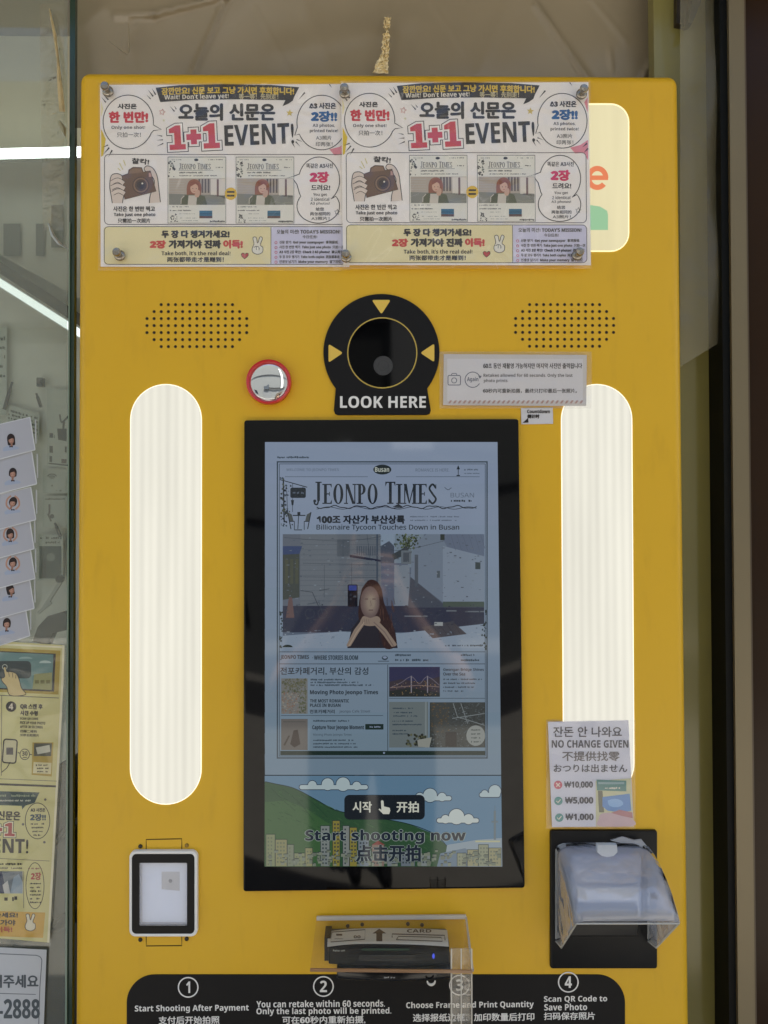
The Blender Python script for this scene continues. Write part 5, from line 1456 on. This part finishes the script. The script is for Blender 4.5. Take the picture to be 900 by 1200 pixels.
# countdown label
t = thing('countdown_label', P(629, 487, .001), 'small white countdown sticker with a black arrow at the corner of the screen', 'sticker')
slab('sticker', [(610.6, 478.2), (647.8, 477.6), (648.2, 496.6), (611, 497.2)], .0004, .0012, t, mat('sticker_paper', (206, 204, 204), .5))
a = Art(onface(.0014)); a.poly([(612.6, 495.6), (618.8, 489.6), (619.4, 495.2)], DARK, 2); a.text('Countdown', 617.8, 480, 644.4, 484.2, DARK, 2, bold=.6, off=.012); a.text('倒计时', 618, 485.6, 632, 490.2, DARK, 2, bold=.6); a.build('lettering', t)
# change notice
t = thing('change_notice', P(692, 907, .001), 'white notice about no change and accepted banknotes above the banknote slot', 'notice')
slab('paper', [(642.2, 846), (736.4, 844.2), (742.6, 968.4), (647, 969.2)], .0026, .0032, t, mat('change_paper', (216, 214, 220), .5, spec=.35, noise=.02, nscale=12))
HC = .0034
a = Art(onface(HC)); GR = tn(112, 104, 98); GR2 = tn(84, 80, 80)
a.text('잔돈 안 나와요', 648.6, 851.6, 728.6, 863.6, GR2, 3, bold=.5); a.text('NO CHANGE GIVEN', 646.6, 867.4, 736.4, 876.2, GR2, 3, bold=.6); a.text('不提供找零', 659, 880.6, 726, 891.8, GR, 3, bold=.5); a.text('おつりは出ません', 649, 895.6, 735, 905, GR2, 3, bold=.5)
a.text('₩10,000', 661.4, 915.8, 694.6, 924, GR2, 3, bold=.4); a.text('₩5,000', 662.4, 934.2, 695, 942.6, GR2, 3, bold=.7); a.text('₩1,000', 662.8, 953.6, 695.4, 962, GR2, 3, bold=.6); a.build('lettering', t)
a = Art(onface(HC)); a.disc(654, 919.8, 4.9, tn(204, 96, 108), 2); a.line([(651.8, 917.6), (656.2, 922)], 1.2, PAPER, 3); a.line([(656.2, 917.6), (651.8, 922)], 1.2, PAPER, 3.5); a.build('cross_mark', t)
for y, x in ((938.6, 654.4), (958.2, 655.4)):
    a = Art(onface(HC)); a.disc(x, y, 4.9, tn(92, 150, 140), 2); a.line([(x - 2.4, y), (x - .6, y + 2), (x + 2.6, y - 1.8)], 1.2, PAPER, 3); a.build('tick_mark', t)
a = Art(onface(HC)); a.poly([(698, 915.2), (739.2, 912), (742.2, 968), (698.4, 968.6)], tn(206, 202, 160), 2); a.poly([(699, 913.6), (734, 914.8), (734, 927.4), (699.6, 926.2)], tn(98, 140, 128), 3); a.rect(701, 916.4, 731.6, 919, tn(150, 172, 168), 4); a.greek(709, 728, 924.8, 2.6, PAPER, 4, .9)
a.poly([(700.6, 926.5), (706, 927), (708, 952), (702, 952)], tn(120, 116, 92), 3); a.poly([(706, 934), (738, 930), (740, 950), (728, 952), (712, 950), (706, 945)], tn(112, 150, 196), 4); a.poly(bez([(712, 938), (720, 936), (728, 938), (730, 943), (722, 946), (714, 944), (712, 938)], 4), tn(150, 186, 220), 5)
a.poly(bez([(701.6, 960), (704, 954), (714, 952.4), (726, 955), (741, 960), (742, 967.6), (702, 968), (701.6, 960)], 5), tn(206, 176, 176), 5); a.poly([(716, 952.6), (726, 949), (741, 952), (741.6, 959), (728, 956)], tn(186, 130, 128), 5.5)
a.build('banknote_picture', t)
film(t, 640, 843.4, 744.6, 971, .0040, .0008, 5, m=clear('change_film', haze=.10, rough=.2, bump=.3, bscale=20, hazecol=(226, 226, 235)), nx=24, ny=28)

# ------------------------------------------------------------------ left pane and what hangs on it
YP = .10
def G(x, y, k=0.0): return P(x, y, -YP + k)
gl = thing('glass_pane', G(20, 600), 'large clear shop window pane with a green edge left of the yellow machine', 'window')
plate4('pane', [G(-80, -40), G(79, -40), G(77.5, 1240), G(-80, 1240)], .0008, gl, clear('shop_glass', haze=.13, rough=.02, tint=(246, 250, 247), hazecol=(205, 208, 196)))
vv = [G(84.4, -40), G(89.5, -40), G(86.5, 1240), G(81, 1240)]
plate4('green_edge', [G(82.0, -40), G(88.2, -40), G(84.4, 1240), G(78.2, 1240)], .008, gl, mat('glass_green_edge', (44, 66, 56), .12, noise=.2, nscale=8))
plate4('bright_arris', [G(80.6, 260, .003), G(82.0, 260, .003), G(78.2, 1240, .003), G(76.0, 1240, .003)], .001, gl, mat('arris', (128, 150, 136), .2))
t = thing('tape_strip', G(62, 90, .004), 'wrinkled strip of clear tape hanging at the top of the left pane', 'tape')
tp = clear('wrinkled_tape', haze=.16, rough=.12, bump=.9, bscale=40, hazecol=(200, 186, 150))
vs, fs = [], []
for j in range(31):
    v = j / 30; y = 4 + v * 266
    for i in range(5): vs.append(G(46 + 4 * v + i * (7.4 - 1.2 * v), y, .003 + .004 * math.sin(i * 1.7 + j * .9) * .5 + .002))
for j in range(30):
    for i in range(4): q = j * 5 + i; fs.append((q, q + 1, q + 6, q + 5))
mesh('tape', vs, fs, t, tp)
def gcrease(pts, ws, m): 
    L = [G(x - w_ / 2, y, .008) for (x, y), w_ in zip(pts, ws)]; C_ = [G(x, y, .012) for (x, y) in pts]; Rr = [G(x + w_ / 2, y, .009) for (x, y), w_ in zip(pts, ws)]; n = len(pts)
    mesh('tape_fold_and_glint', L + C_ + Rr, [(i, i + 1, n + i + 1, n + i) for i in range(n - 1)] + [(n + i, n + i + 1, 2 * n + i + 1, 2 * n + i) for i in range(n - 1)], t, m)
gcrease([(58, 10), (64, 40), (68, 70), (70, 100), (73, 131)], [1.5, 4, 3, 6, 7], mat('tape_gold_glint', (214, 192, 144), .3, metal=.2, noise=.5, nscale=90, bump=.6, bscale=150))  # golden glint of the tape, painted as a coloured strip
gcrease([(60, 134), (66, 132), (78, 133)], [2, 3, 2], mat('tape_gold_glint', (178, 150, 96), .3)); gcrease([(70, 142), (74, 150), (76, 160)], [3, 7, 2], mat('tape_pale', (156, 150, 120), .3))
gcrease([(57, 262), (62, 276), (70, 286), (80, 292)], [2, 5, 6, 2], mat('tape_white', (176, 182, 182), .3))

# portrait sheets hanging in a fan on the pane
SHT = mat('print_sheet', (174, 177, 186), .45, spec=.4, noise=.04, nscale=10); SHL = mat('sheet_edge', (206, 210, 214), .35)
SKN = tn(180, 140, 120); HR = tn(44, 34, 34); SHIRT = tn(160, 172, 194)
looks = (('first of the seven portrait print sheets from the top, hair down, black bow', 490, 40, 13, 515, 0), ('second of the seven portrait print sheets from the top, face upright and smiling', 530, 42, 15, 555, 0),
         ('third of the seven portrait print sheets from the top, head tilted between raised arms', 572, 41, 15, 589, 1), ('fourth of the seven portrait print sheets from the top, head framed by both arms', 606, 39, 12, 626, 1),
         ('fifth of the seven portrait print sheets from the top, hands on the head', 641, 40, 15, 660, 1), ('sixth of the seven portrait print sheets from the top, looking down to the side', 676, 39, 12, 691, 2), ('lowest of the seven portrait print sheets, small head low on the page', 708, 34, 8, 731, 0))
for i, (lab, y0, xr, fx, fy, kind) in enumerate(looks):
    dk = .004 + .0015 * (7 - i)
    t = thing('portrait_sheet', G(10, y0 + 20, dk), lab, 'photo print', 'portrait print sheets hanging in a row on the pane')
    y1 = y0 + (46 if i == 6 else 44)
    q = [(-30, y0 + 14), (xr - 5, y0 - 1), (xr + 1, y0 + 37), (-30, y1 + 12)]
    a = Art(lambda x, y, k, dk=dk: G(x, y, dk + k)); a.poly(q, SHT, 0); a.build('sheet', t)
    a = Art(lambda x, y, k, dk=dk: G(x, y, dk + k)); a.line([(-30, y0 + 14), (xr - 5, y0 - 1)], .8, SHL, 2); a.line([(xr - 5, y0 - 1), (xr + 1, y0 + 37)], 1.2, SHL, 2.4); a.line([(xr + 1, y0 + 37), (-30, y1 + 12)], 1.2, SHL, 2.8)
    a.line([(xr + 1.6, y0 + 2), (xr + 2, y0 + 30)], 1.6, tn(176, 180, 182), 1.4); a.build('plastic_edge', t)
    a = Art(lambda x, y, k, dk=dk: G(x, y, dk + k))
    a.poly(bez([(fx - 10, fy + 11), (fx - 6, fy + 8), (fx, fy + 7), (fx + 6, fy + 8), (fx + 10, fy + 10)], 3) + [(fx + 8, fy + 11.4), (fx - 9, fy + 14)], SHIRT, 1)
    if kind == 1:
        for s_ in (-1, 1): a.line(bez([(fx + s_ * 3, fy + 8), (fx + s_ * 7.4, fy + 3), (fx + s_ * 6.4, fy - 4), (fx + s_ * 2, fy - 8)], 4), 2.0, SKN, 2)
    ang = (-.10, .04, .34, -.06, .12, -.22, .08)[i]; hl = (6.4, 3.0, 2.0, 4.4, 2.6, 5.4, 3.6)[i]; hx = 1.5 if kind == 2 else 0
    a.warp = lambda x, y, fx=fx, fy=fy, ang=ang: (fx + (x - fx) * math.cos(ang) - (y - fy) * math.sin(ang), fy + (x - fx) * math.sin(ang) + (y - fy) * math.cos(ang))
    a.disc(fx, fy - 1, 4.7, HR, 3, ry=5.9, n=20); a.poly([(fx - 4.7, fy - 1), (fx + 4.7, fy - 1), (fx + 4.3, fy + hl), (fx + 2.6, fy + hl + .8), (fx - 2.8, fy + hl + .5), (fx - 4.5, fy + hl - .6)], HR, 3.4)
    a.rect(fx - 1.2, fy + 4, fx + 1.2, fy + 8, tn(150, 112, 96), 3.8)
    for q in range(4): a.disc(fx + hx - .2 * q, fy + .9 - .15 * q, 3.2 - .5 * q, tn(150 + 12 * q, 112 + 11 * q, 96 + 10 * q), 4.2 + .12 * q, ry=4.2 - .6 * q, n=18)
    fr_ = (.6, -.4, .2, 1.0, 0, .8, -.2)[i]
    a.poly([(fx - 3.5 + hx, fy - .2 + fr_), (fx - 3, fy - 4.4), (fx + 3, fy - 4.4), (fx + 3.5 + hx, fy - .6), (fx + 1.4 + hx, fy - 2.0 + fr_), (fx - 1 + hx, fy - 1.2 + fr_)], HR, 4.9)
    for s_ in (-1.3, 1.2): a.rect(fx + s_ + hx - .55, fy + .5, fx + s_ + hx + .45, fy + .95, tn(70, 50, 46), 5.2)
    a.rect(fx - .7 + hx, fy + 2.9, fx + .8 + hx, fy + 3.3, tn(150, 84, 80), 5.2)
    a.warp = None
    a.poly([(fx - 2, fy + 7.4), (fx, fy + 8), (fx + 2, fy + 7.4), (fx + 2, fy + 9.4), (fx, fy + 8.8), (fx - 2, fy + 9.4)], HR, 5.6)
    a.build('portrait_picture', t)

# how-to poster on the pane
t = thing('howto_poster', G(30, 930, .004), 'cream how-to poster with step four and a small event panel on the left pane', 'poster')
HP = .004
def GA(): return Art(lambda x, y, k: G(x, y, HP + k))
CRM = mat('cream_paper', (206, 200, 140), .5, spec=.35, noise=.03, nscale=8)
EDG = [(74.5, 756), (73, 800), (70.6, 850), (67.6, 905), (64.6, 960), (60.8, 1030), (56.6, 1104.6)]
a = GA(); a.poly([(-40, 749)] + EDG + [(-40, 1096)], CRM, 0); a.build('paper', t)
a = GA(); BR = tn(128, 108, 40); PB = tn(226, 222, 190)
a.poly([(-40, 752), (74, 757.4), (72.8, 759.4), (-40, 754)], PB, 1); a.line(EDG, 2.6, PB, 1.4); a.line([(-40, 917.5), (65.5, 921.5)], 2.4, DARK, 2); a.line([(-40, 813), (69, 818)], .8, GREY, 2); a.line([(-40, 911), (66.5, 915.4)], .6, GREY, 2); a.line([(2, 815), (1.6, 909)], .7, GREY, 2)
a.build('border_lines', t)
a = GA(); a.poly([(-40, 757.5), (71, 762.4), (68.6, 814), (-40, 809)], tn(170, 148, 58), 2); a.poly([(-40, 761), (65.4, 766), (63.2, 810.6), (-40, 806)], DARK, 3); a.poly([(-40, 762.4), (62.6, 767), (60.8, 808.6), (-40, 804.6)], tn(104, 138, 134), 4)
a.poly([(40, 790), (61, 788), (60.6, 808.6), (38, 807.6)], tn(150, 152, 100), 5)
for k in range(3): a.poly([(41 + k * 6.5, 797), (45.6 + k * 6.5, 797), (45.6 + k * 6.5, 801), (41 + k * 6.5, 801)], tn(112, 110, 62), 6)
a.poly(ell(53, 777, 7, 3, 12, 180, 360), tn(176, 196, 190), 5); a.poly(ell(30, 772, 8, 2.4, 12, 180, 360), tn(150, 176, 170), 5); a.rrect(-40, 774.6, 36.5, 795, 5, tn(38, 54, 54), 5)
a.line(ell(5.6, 781.5, 2.8, 2.8, 14), .7, tn(190, 196, 180), 7, closed=True)
a.build('screen_picture', t)
a = GA(); hnd = bez([(4.4, 782), (6.4, 781.6), (8, 787), (12, 787), (19, 789.6), (22.6, 797), (25, 806), (30, 814), (12, 815), (8, 805), (3, 799), (1.6, 795.4), (4.4, 794), (6, 792)], 4); a.poly(hnd, tn(206, 186, 130), 7); a.line(hnd, .8, DARK, 8)
for p_ in ([(10, 787.6), (11, 793)], [(14.6, 788.6), (15, 794)], [(18.6, 790.6), (18.4, 795)]): a.line(p_, .6, DARK, 8.4)
a.build('pointing_hand', t)
a = GA(); a.disc(13, 828, 6.2, DARK, 2); a.text('4', 10.4, 824.4, 15.4, 831.4, PAPER, 3, bold=.8); a.build('step_number', t)
a = GA(); a.text('QR 스캔 후', 24, 825, 49.6, 831.4, DARK, 3, bold=.8, rot=1.5); a.text('사진 수령', 24, 833, 44, 838.4, DARK, 3, bold=.8, rot=1.5)
a.text('SCAN QR CODE,', 23.6, 841, 45, 844, DARK, 3, bold=.3, rot=1.5); a.text('PICK UP YOUR PHOTO', 23.6, 845.6, 53, 848.8, DARK, 3, bold=.3, rot=1.5); a.text('AFTER 30 SECONDS', 23.6, 850.4, 50, 853.4, DARK, 3, bold=.3, rot=1.5); a.text('扫描二维码', 23.6, 855.4, 43, 858.6, DARK, 3, bold=.2, rot=1.5); a.text('30秒后取照片', 23.4, 860, 45.6, 863.2, DARK, 3, bold=.2, rot=1.5); a.build('step_lettering', t)
a = GA(); ph = rotp(rr(3.6, 866.5, 19.4, 894, 3, 4), 11, 880, .07); a.poly(ph, tn(196, 190, 150), 2); a.line(ph, 1.6, DARK, 3, closed=True); a.rect(7.4, 876, 15.4, 884.4, GREY, 3); a.line([(2, 905), (8, 900), (12, 893)], 1, DARK, 3)
a.line(ell(29, 884, 5.6, 6.2, 20), .9, DARK, 3, closed=True); a.text('30', 25.8, 880.4, 32.2, 885.6, DARK, 4, bold=.5); a.greek(26.6, 31.6, 888.4, 1.6, DARK, 4); a.line([(20.6, 882), (23.4, 882.6)], 1, DARK, 3); a.line([(35, 884), (37.4, 884.4)], 1, DARK, 3)
a.poly([(38, 870), (62.6, 870), (60.6, 910), (37, 908)], tn(176, 152, 62), 2); a.poly([(40, 871), (61, 871), (60, 886), (39.6, 886)], tn(74, 76, 60), 3); a.poly([(42, 876), (58, 873), (59, 881), (44, 884)], tn(196, 196, 176), 4); a.poly([(39.4, 893), (60.4, 894), (59.6, 907), (38.6, 906)], tn(214, 206, 160), 3)
for k in range(3): a.greek(42, 57, 897.6 + k * 3.8, 2, DARK, 4, .8)
a.build('steps_picture', t)
a = GA(); a.poly([(-40, 926), (46.4, 928.6), (40.4, 941), (30, 944), (26, 948.6), (25.4, 944.4), (-40, 942)], tn(48, 70, 70), 2); a.greek(-10, 42, 934, 3, tn(150, 160, 130), 4, .85); a.greek(-10, 36, 939.4, 2.4, tn(196, 198, 180), 4, .8); a.build('heading_bubble', t)
a = GA(); a.text('오늘의 신문은', -32, 950.4, 23.6, 960.6, DARK, 4, bold=1.1, rot=1.5); p1 = rotp(one(11.4, 964, 980, 13), 11, 972, .03); p0 = rotp(plus(-2.5, 972, 5, 2), -2, 972, .03)
for k, pts in enumerate((p0, p1)): a.poly(grow(pts, 2), DARK, 2 + .2 * k); a.poly(grow(pts, 1.3), PB, 3 + .2 * k); a.poly(pts, tn(170, 74, 70), 4 + .2 * k)
a.text('EVENT!', -32, 983, 33, 999.4, DARK, 4, bold=1.8, off=.012, rot=1); a.build('title_lettering', t)
a = GA(); e_ = ell(44, 962, 14.4, 21, 40); a.line(e_, .9, DARK, 2, closed=True); a.text('A3 사진은', 36, 947, 53, 951.4, DARK, 4, bold=.5); a.text('2장!!', 35.6, 954, 53.4, 961.6, tn(40, 70, 84), 4, bold=1.0); 
for k in range(4): a.greek(36 + k, 52 - k, 966.6 + k * 4.4, 2.2, DARK, 4, .85)
e_ = ell(41, 1038, 10.6, 27, 40); a.line(e_, .8, DARK, 2, closed=True); a.text('2장', 36.4, 1022.6, 48, 1031, tn(176, 66, 60), 4, bold=.8); a.greek(33, 50, 1019, 2.2, tn(140, 80, 76), 4, .85)
for k in range(6): a.greek(35, 48, 1036.6 + k * 4.4, 2.2, DARK, 4, .8)
for (x, y) in ((53, 937), (27, 966), (52, 987)): a.disc(x, y, 1.6, GREY, 3, n=7)
a.build('speech_bubble', t)
a = GA(); a.line([(-40, 1004), (58, 1009)], .6, GREY, 2); a.greek(0, 26, 1014, 3, DARK, 3, .85); a.greek(0, 26, 1018.4, 2.2, GREY, 3, .85); a.rect(-40, 1021, 26.6, 1047, tn(112, 122, 128), 2)
a.poly([(-40, 1021), (2, 1021), (8, 1047), (-40, 1047)], tn(46, 58, 84), 3); a.poly([(12, 1047), (16, 1028), (22, 1024), (26.6, 1034), (26.6, 1047)], tn(150, 166, 176), 3); a.poly([(3, 1037), (9, 1032), (12, 1047), (5, 1047)], tn(196, 196, 190), 4); a.greek(0, 20, 1056, 6, DARK, 3, .8); a.rect(27.4, 1021, 28, 1064, GREY, 3); a.build('event_picture', t)
a = GA(); a.poly([(-40, 1066.5), (53, 1069.4), (50.4, 1099), (-40, 1096)], tn(206, 164, 66), 2); a.text('챙겨가세요!', -24, 1069.4, 20.6, 1075.4, DARK, 4, bold=.8); a.text('2장 가져가야', -36, 1078, 18, 1084.4, DARK, 4, bold=.9); a.text('진짜 이득!', -24, 1086, 14, 1092.4, tn(176, 70, 50), 4, bold=.8)
v2 = [(30 + (x - 296) * .95, 1071 + (y - 277.6) * .98) for x, y in vh]; a.poly(v2, tn(222, 216, 190), 3); a.line(v2, .8, DARK, 4); a.build('footer_panel', t)
film_m = clear('pane_laminate', haze=.05, rough=.12, bump=.5, bscale=14, hazecol=(220, 224, 215))
vs, fs = [], []
for j in range(25):
    for i in range(13):
        v = j / 24; xr = 76 - 18.5 * v ** 1.2; x = -40 + (xr + 42) * i / 12; vs.append(G(x, 747 + 362 * v, .0075 + .0015 * math.sin(i * .9 + j * .5)))
for j in range(24):
    for i in range(12): q = j * 13 + i; fs.append((q, q + 1, q + 14, q + 13))
mesh('clear_sleeve', vs, fs, t, film_m, smooth=True)
# contact notice
t = thing('contact_notice', G(25, 1160, .004), 'white contact notice with a grey rounded frame at the bottom of the left pane', 'notice')
a = GA(); a.poly([(-40, 1108), (54.6, 1113), (50, 1240), (-40, 1240)], mat('contact_paper', (196, 200, 204), .5, spec=.35), 0); a.build('paper', t)
a = GA(); LG = tn(110, 116, 122); a.line(bez([(-40, 1116), (30, 1119), (44, 1120), (48.6, 1124), (48.6, 1132), (46.4, 1165), (44.6, 1240)], 6), 1.0, LG, 2); a.line([(-40, 1163), (42, 1165.4)], .8, LG, 2); a.build('frame_line', t)
a = GA(); GT = tn(84, 92, 98); a.text('문의해주세요', -38, 1142.6, 44.6, 1157.4, GT, 3, bold=1.2); a.text('-2888', -1.5, 1171, 46.4, 1193.5, GT, 3, bold=2.2); a.build('lettering', t)

# ------------------------------------------------------------------ the photographer, seen in the glass only
def photographer():
    t = thing('person', (0, -1.34, 0), 'person in a dark dress holding up a phone, reflected in the touch screen', 'person')
    J = {'pel': (0, -1.38, .80), 'wai': (0, -1.37, .93), 'che': (0, -1.36, 1.07), 'nec': (0, -1.355, 1.19), 'hea': (0, -1.345, 1.27), 'top': (0, -1.345, 1.36)}
    R = {'pel': .185, 'wai': .15, 'che': .14, 'nec': .048, 'hea': .078, 'top': .07}
    E = [('pel', 'wai'), ('wai', 'che'), ('che', 'nec'), ('nec', 'hea'), ('hea', 'top')]
    for sd, s_ in (('l', -1), ('r', 1)):
        for k, p, r in (('sho', (.165 * s_, -1.36, 1.10), .05), ('elb', (.25 * s_, -1.20, .90), .044), ('wri', (.075 * s_, -1.03, 1.155), .030), ('pal', (.052 * s_, -1.0, 1.21), .026),
                        ('hip', (.10 * s_, -1.38, .72), .105), ('kne', (.10 * s_, -1.36, .43), .085), ('ank', (.10 * s_, -1.39, .08), .06), ('toe', (.105 * s_, -1.27, .03), .032)):
            J[k + sd] = p; R[k + sd] = r
        E += [('che', 'sho' + sd), ('sho' + sd, 'elb' + sd), ('elb' + sd, 'wri' + sd), ('wri' + sd, 'pal' + sd), ('pel', 'hip' + sd), ('hip' + sd, 'kne' + sd), ('kne' + sd, 'ank' + sd), ('ank' + sd, 'toe' + sd)]
        for f in range(4):                                  # four fingers round the phone's back, thumb in front
            z = 1.215 + .020 * f; L = (.85, 1.0, .95, .75)[f]
            for q, p in enumerate(((.050 * s_, -.985, z), (.046 * s_, -.955, z + .006), (.020 * s_ * L, -.938, z + .010))):
                J['f%d%d%s' % (f, q, sd)] = p; R['f%d%d%s' % (f, q, sd)] = .0095 - .001 * q
            E += [('pal' + sd, 'f%d0%s' % (f, sd)), ('f%d0%s' % (f, sd), 'f%d1%s' % (f, sd)), ('f%d1%s' % (f, sd), 'f%d2%s' % (f, sd))]
        J['t0' + sd] = (.040 * s_, -1.0, 1.235); J['t1' + sd] = (.022 * s_, -.985, 1.262); R['t0' + sd] = .011; R['t1' + sd] = .009
        E += [('pal' + sd, 't0' + sd), ('t0' + sd, 't1' + sd)]
    names = list(J)
    me = bpy.data.meshes.new('body'); me.from_pydata([Vector(J[k]) - Vector((0, -1.34, 0)) for k in names], [(names.index(a_), names.index(b_)) for a_, b_ in E], [])
    o = bpy.data.objects.new('body', me); COL.objects.link(o)
    sk = o.modifiers.new('skin', 'SKIN'); sk.use_smooth_shade = True
    for i, k in enumerate(names):
        v = me.skin_vertices[0].data[i]; v.radius = (R[k], R[k]); v.use_root = k == 'pel'
    o.modifiers.new('sub', 'SUBSURF').render_levels = 2; o.modifiers['sub'].levels = 2
    dg = bpy.context.evaluated_depsgraph_get()
    nm = bpy.data.meshes.new_from_object(o.evaluated_get(dg))
    bpy.data.objects.remove(o); bpy.data.meshes.remove(me); nm.name = 'body'
    b = bpy.data.objects.new('body', nm); COL.objects.link(b); b.parent = t
    nm.materials.clear()
    for m in (mat('skin', (232, 190, 164), .5), mat('dark_cloth', (26, 26, 32), .8)): nm.materials.append(m)
    for p in nm.polygons:
        c = p.center; p.use_smooth = True
        arm = c.y > .10 and c.z > .88 or c.z > 1.17
        p.material_index = 0 if arm else 1
    hr = []
    f = []
    for j in range(9):
        a_ = math.pi * j / 8; zz = 1.335 + .105 * math.cos(a_) if j < 5 else 1.335 - .075 * (j - 4); rr_ = .098 * max(.12, math.sin(a_)) if j < 5 else .10 - .004 * (j - 4)
        for i in range(17):
            q = math.radians(35 + 290 * i / 16) + math.pi / 2; hr.append((rr_ * math.cos(q), -1.352 + rr_ * 1.05 * math.sin(q), zz))
    for j in range(8):
        for i in range(16): q = j * 17 + i; f.append((q, q + 1, q + 18, q + 17))
    h_ = mesh('hair', hr, f, b, mat('brown_hair', (52, 34, 26), .5), smooth=True)
    box('eye', -.038, -.022, -1.272, -1.266, 1.292, 1.299, b, mat('eye_dark', (30, 24, 22), .3)); box('eye', .022, .038, -1.272, -1.266, 1.292, 1.299, b, mat('eye_dark', (30, 24, 22), .3))
    box('mouth', -.022, .022, -1.270, -1.264, 1.236, 1.243, b, mat('lips', (170, 84, 80), .5)); box('nose', -.010, .010, -1.272, -1.252, 1.256, 1.285, b, mat('skin', (206, 160, 134)), bevel=.004)
    ph_ = thing('phone', (0, -.955, 1.29), 'black phone held up by the person reflected in the screen', 'phone')
    box('phone_body', -.037, .037, -.962, -.953, 1.215, 1.372, ph_, mat('phone_black', (20, 20, 24), .25), bevel=.003)
    box('phone_display', -.034, .034, -.9632, -.9622, 1.222, 1.366, ph_, mat('phone_display_lit', (10, 10, 12), .1, emit=(150, 140, 120), estr=.8))
photographer()
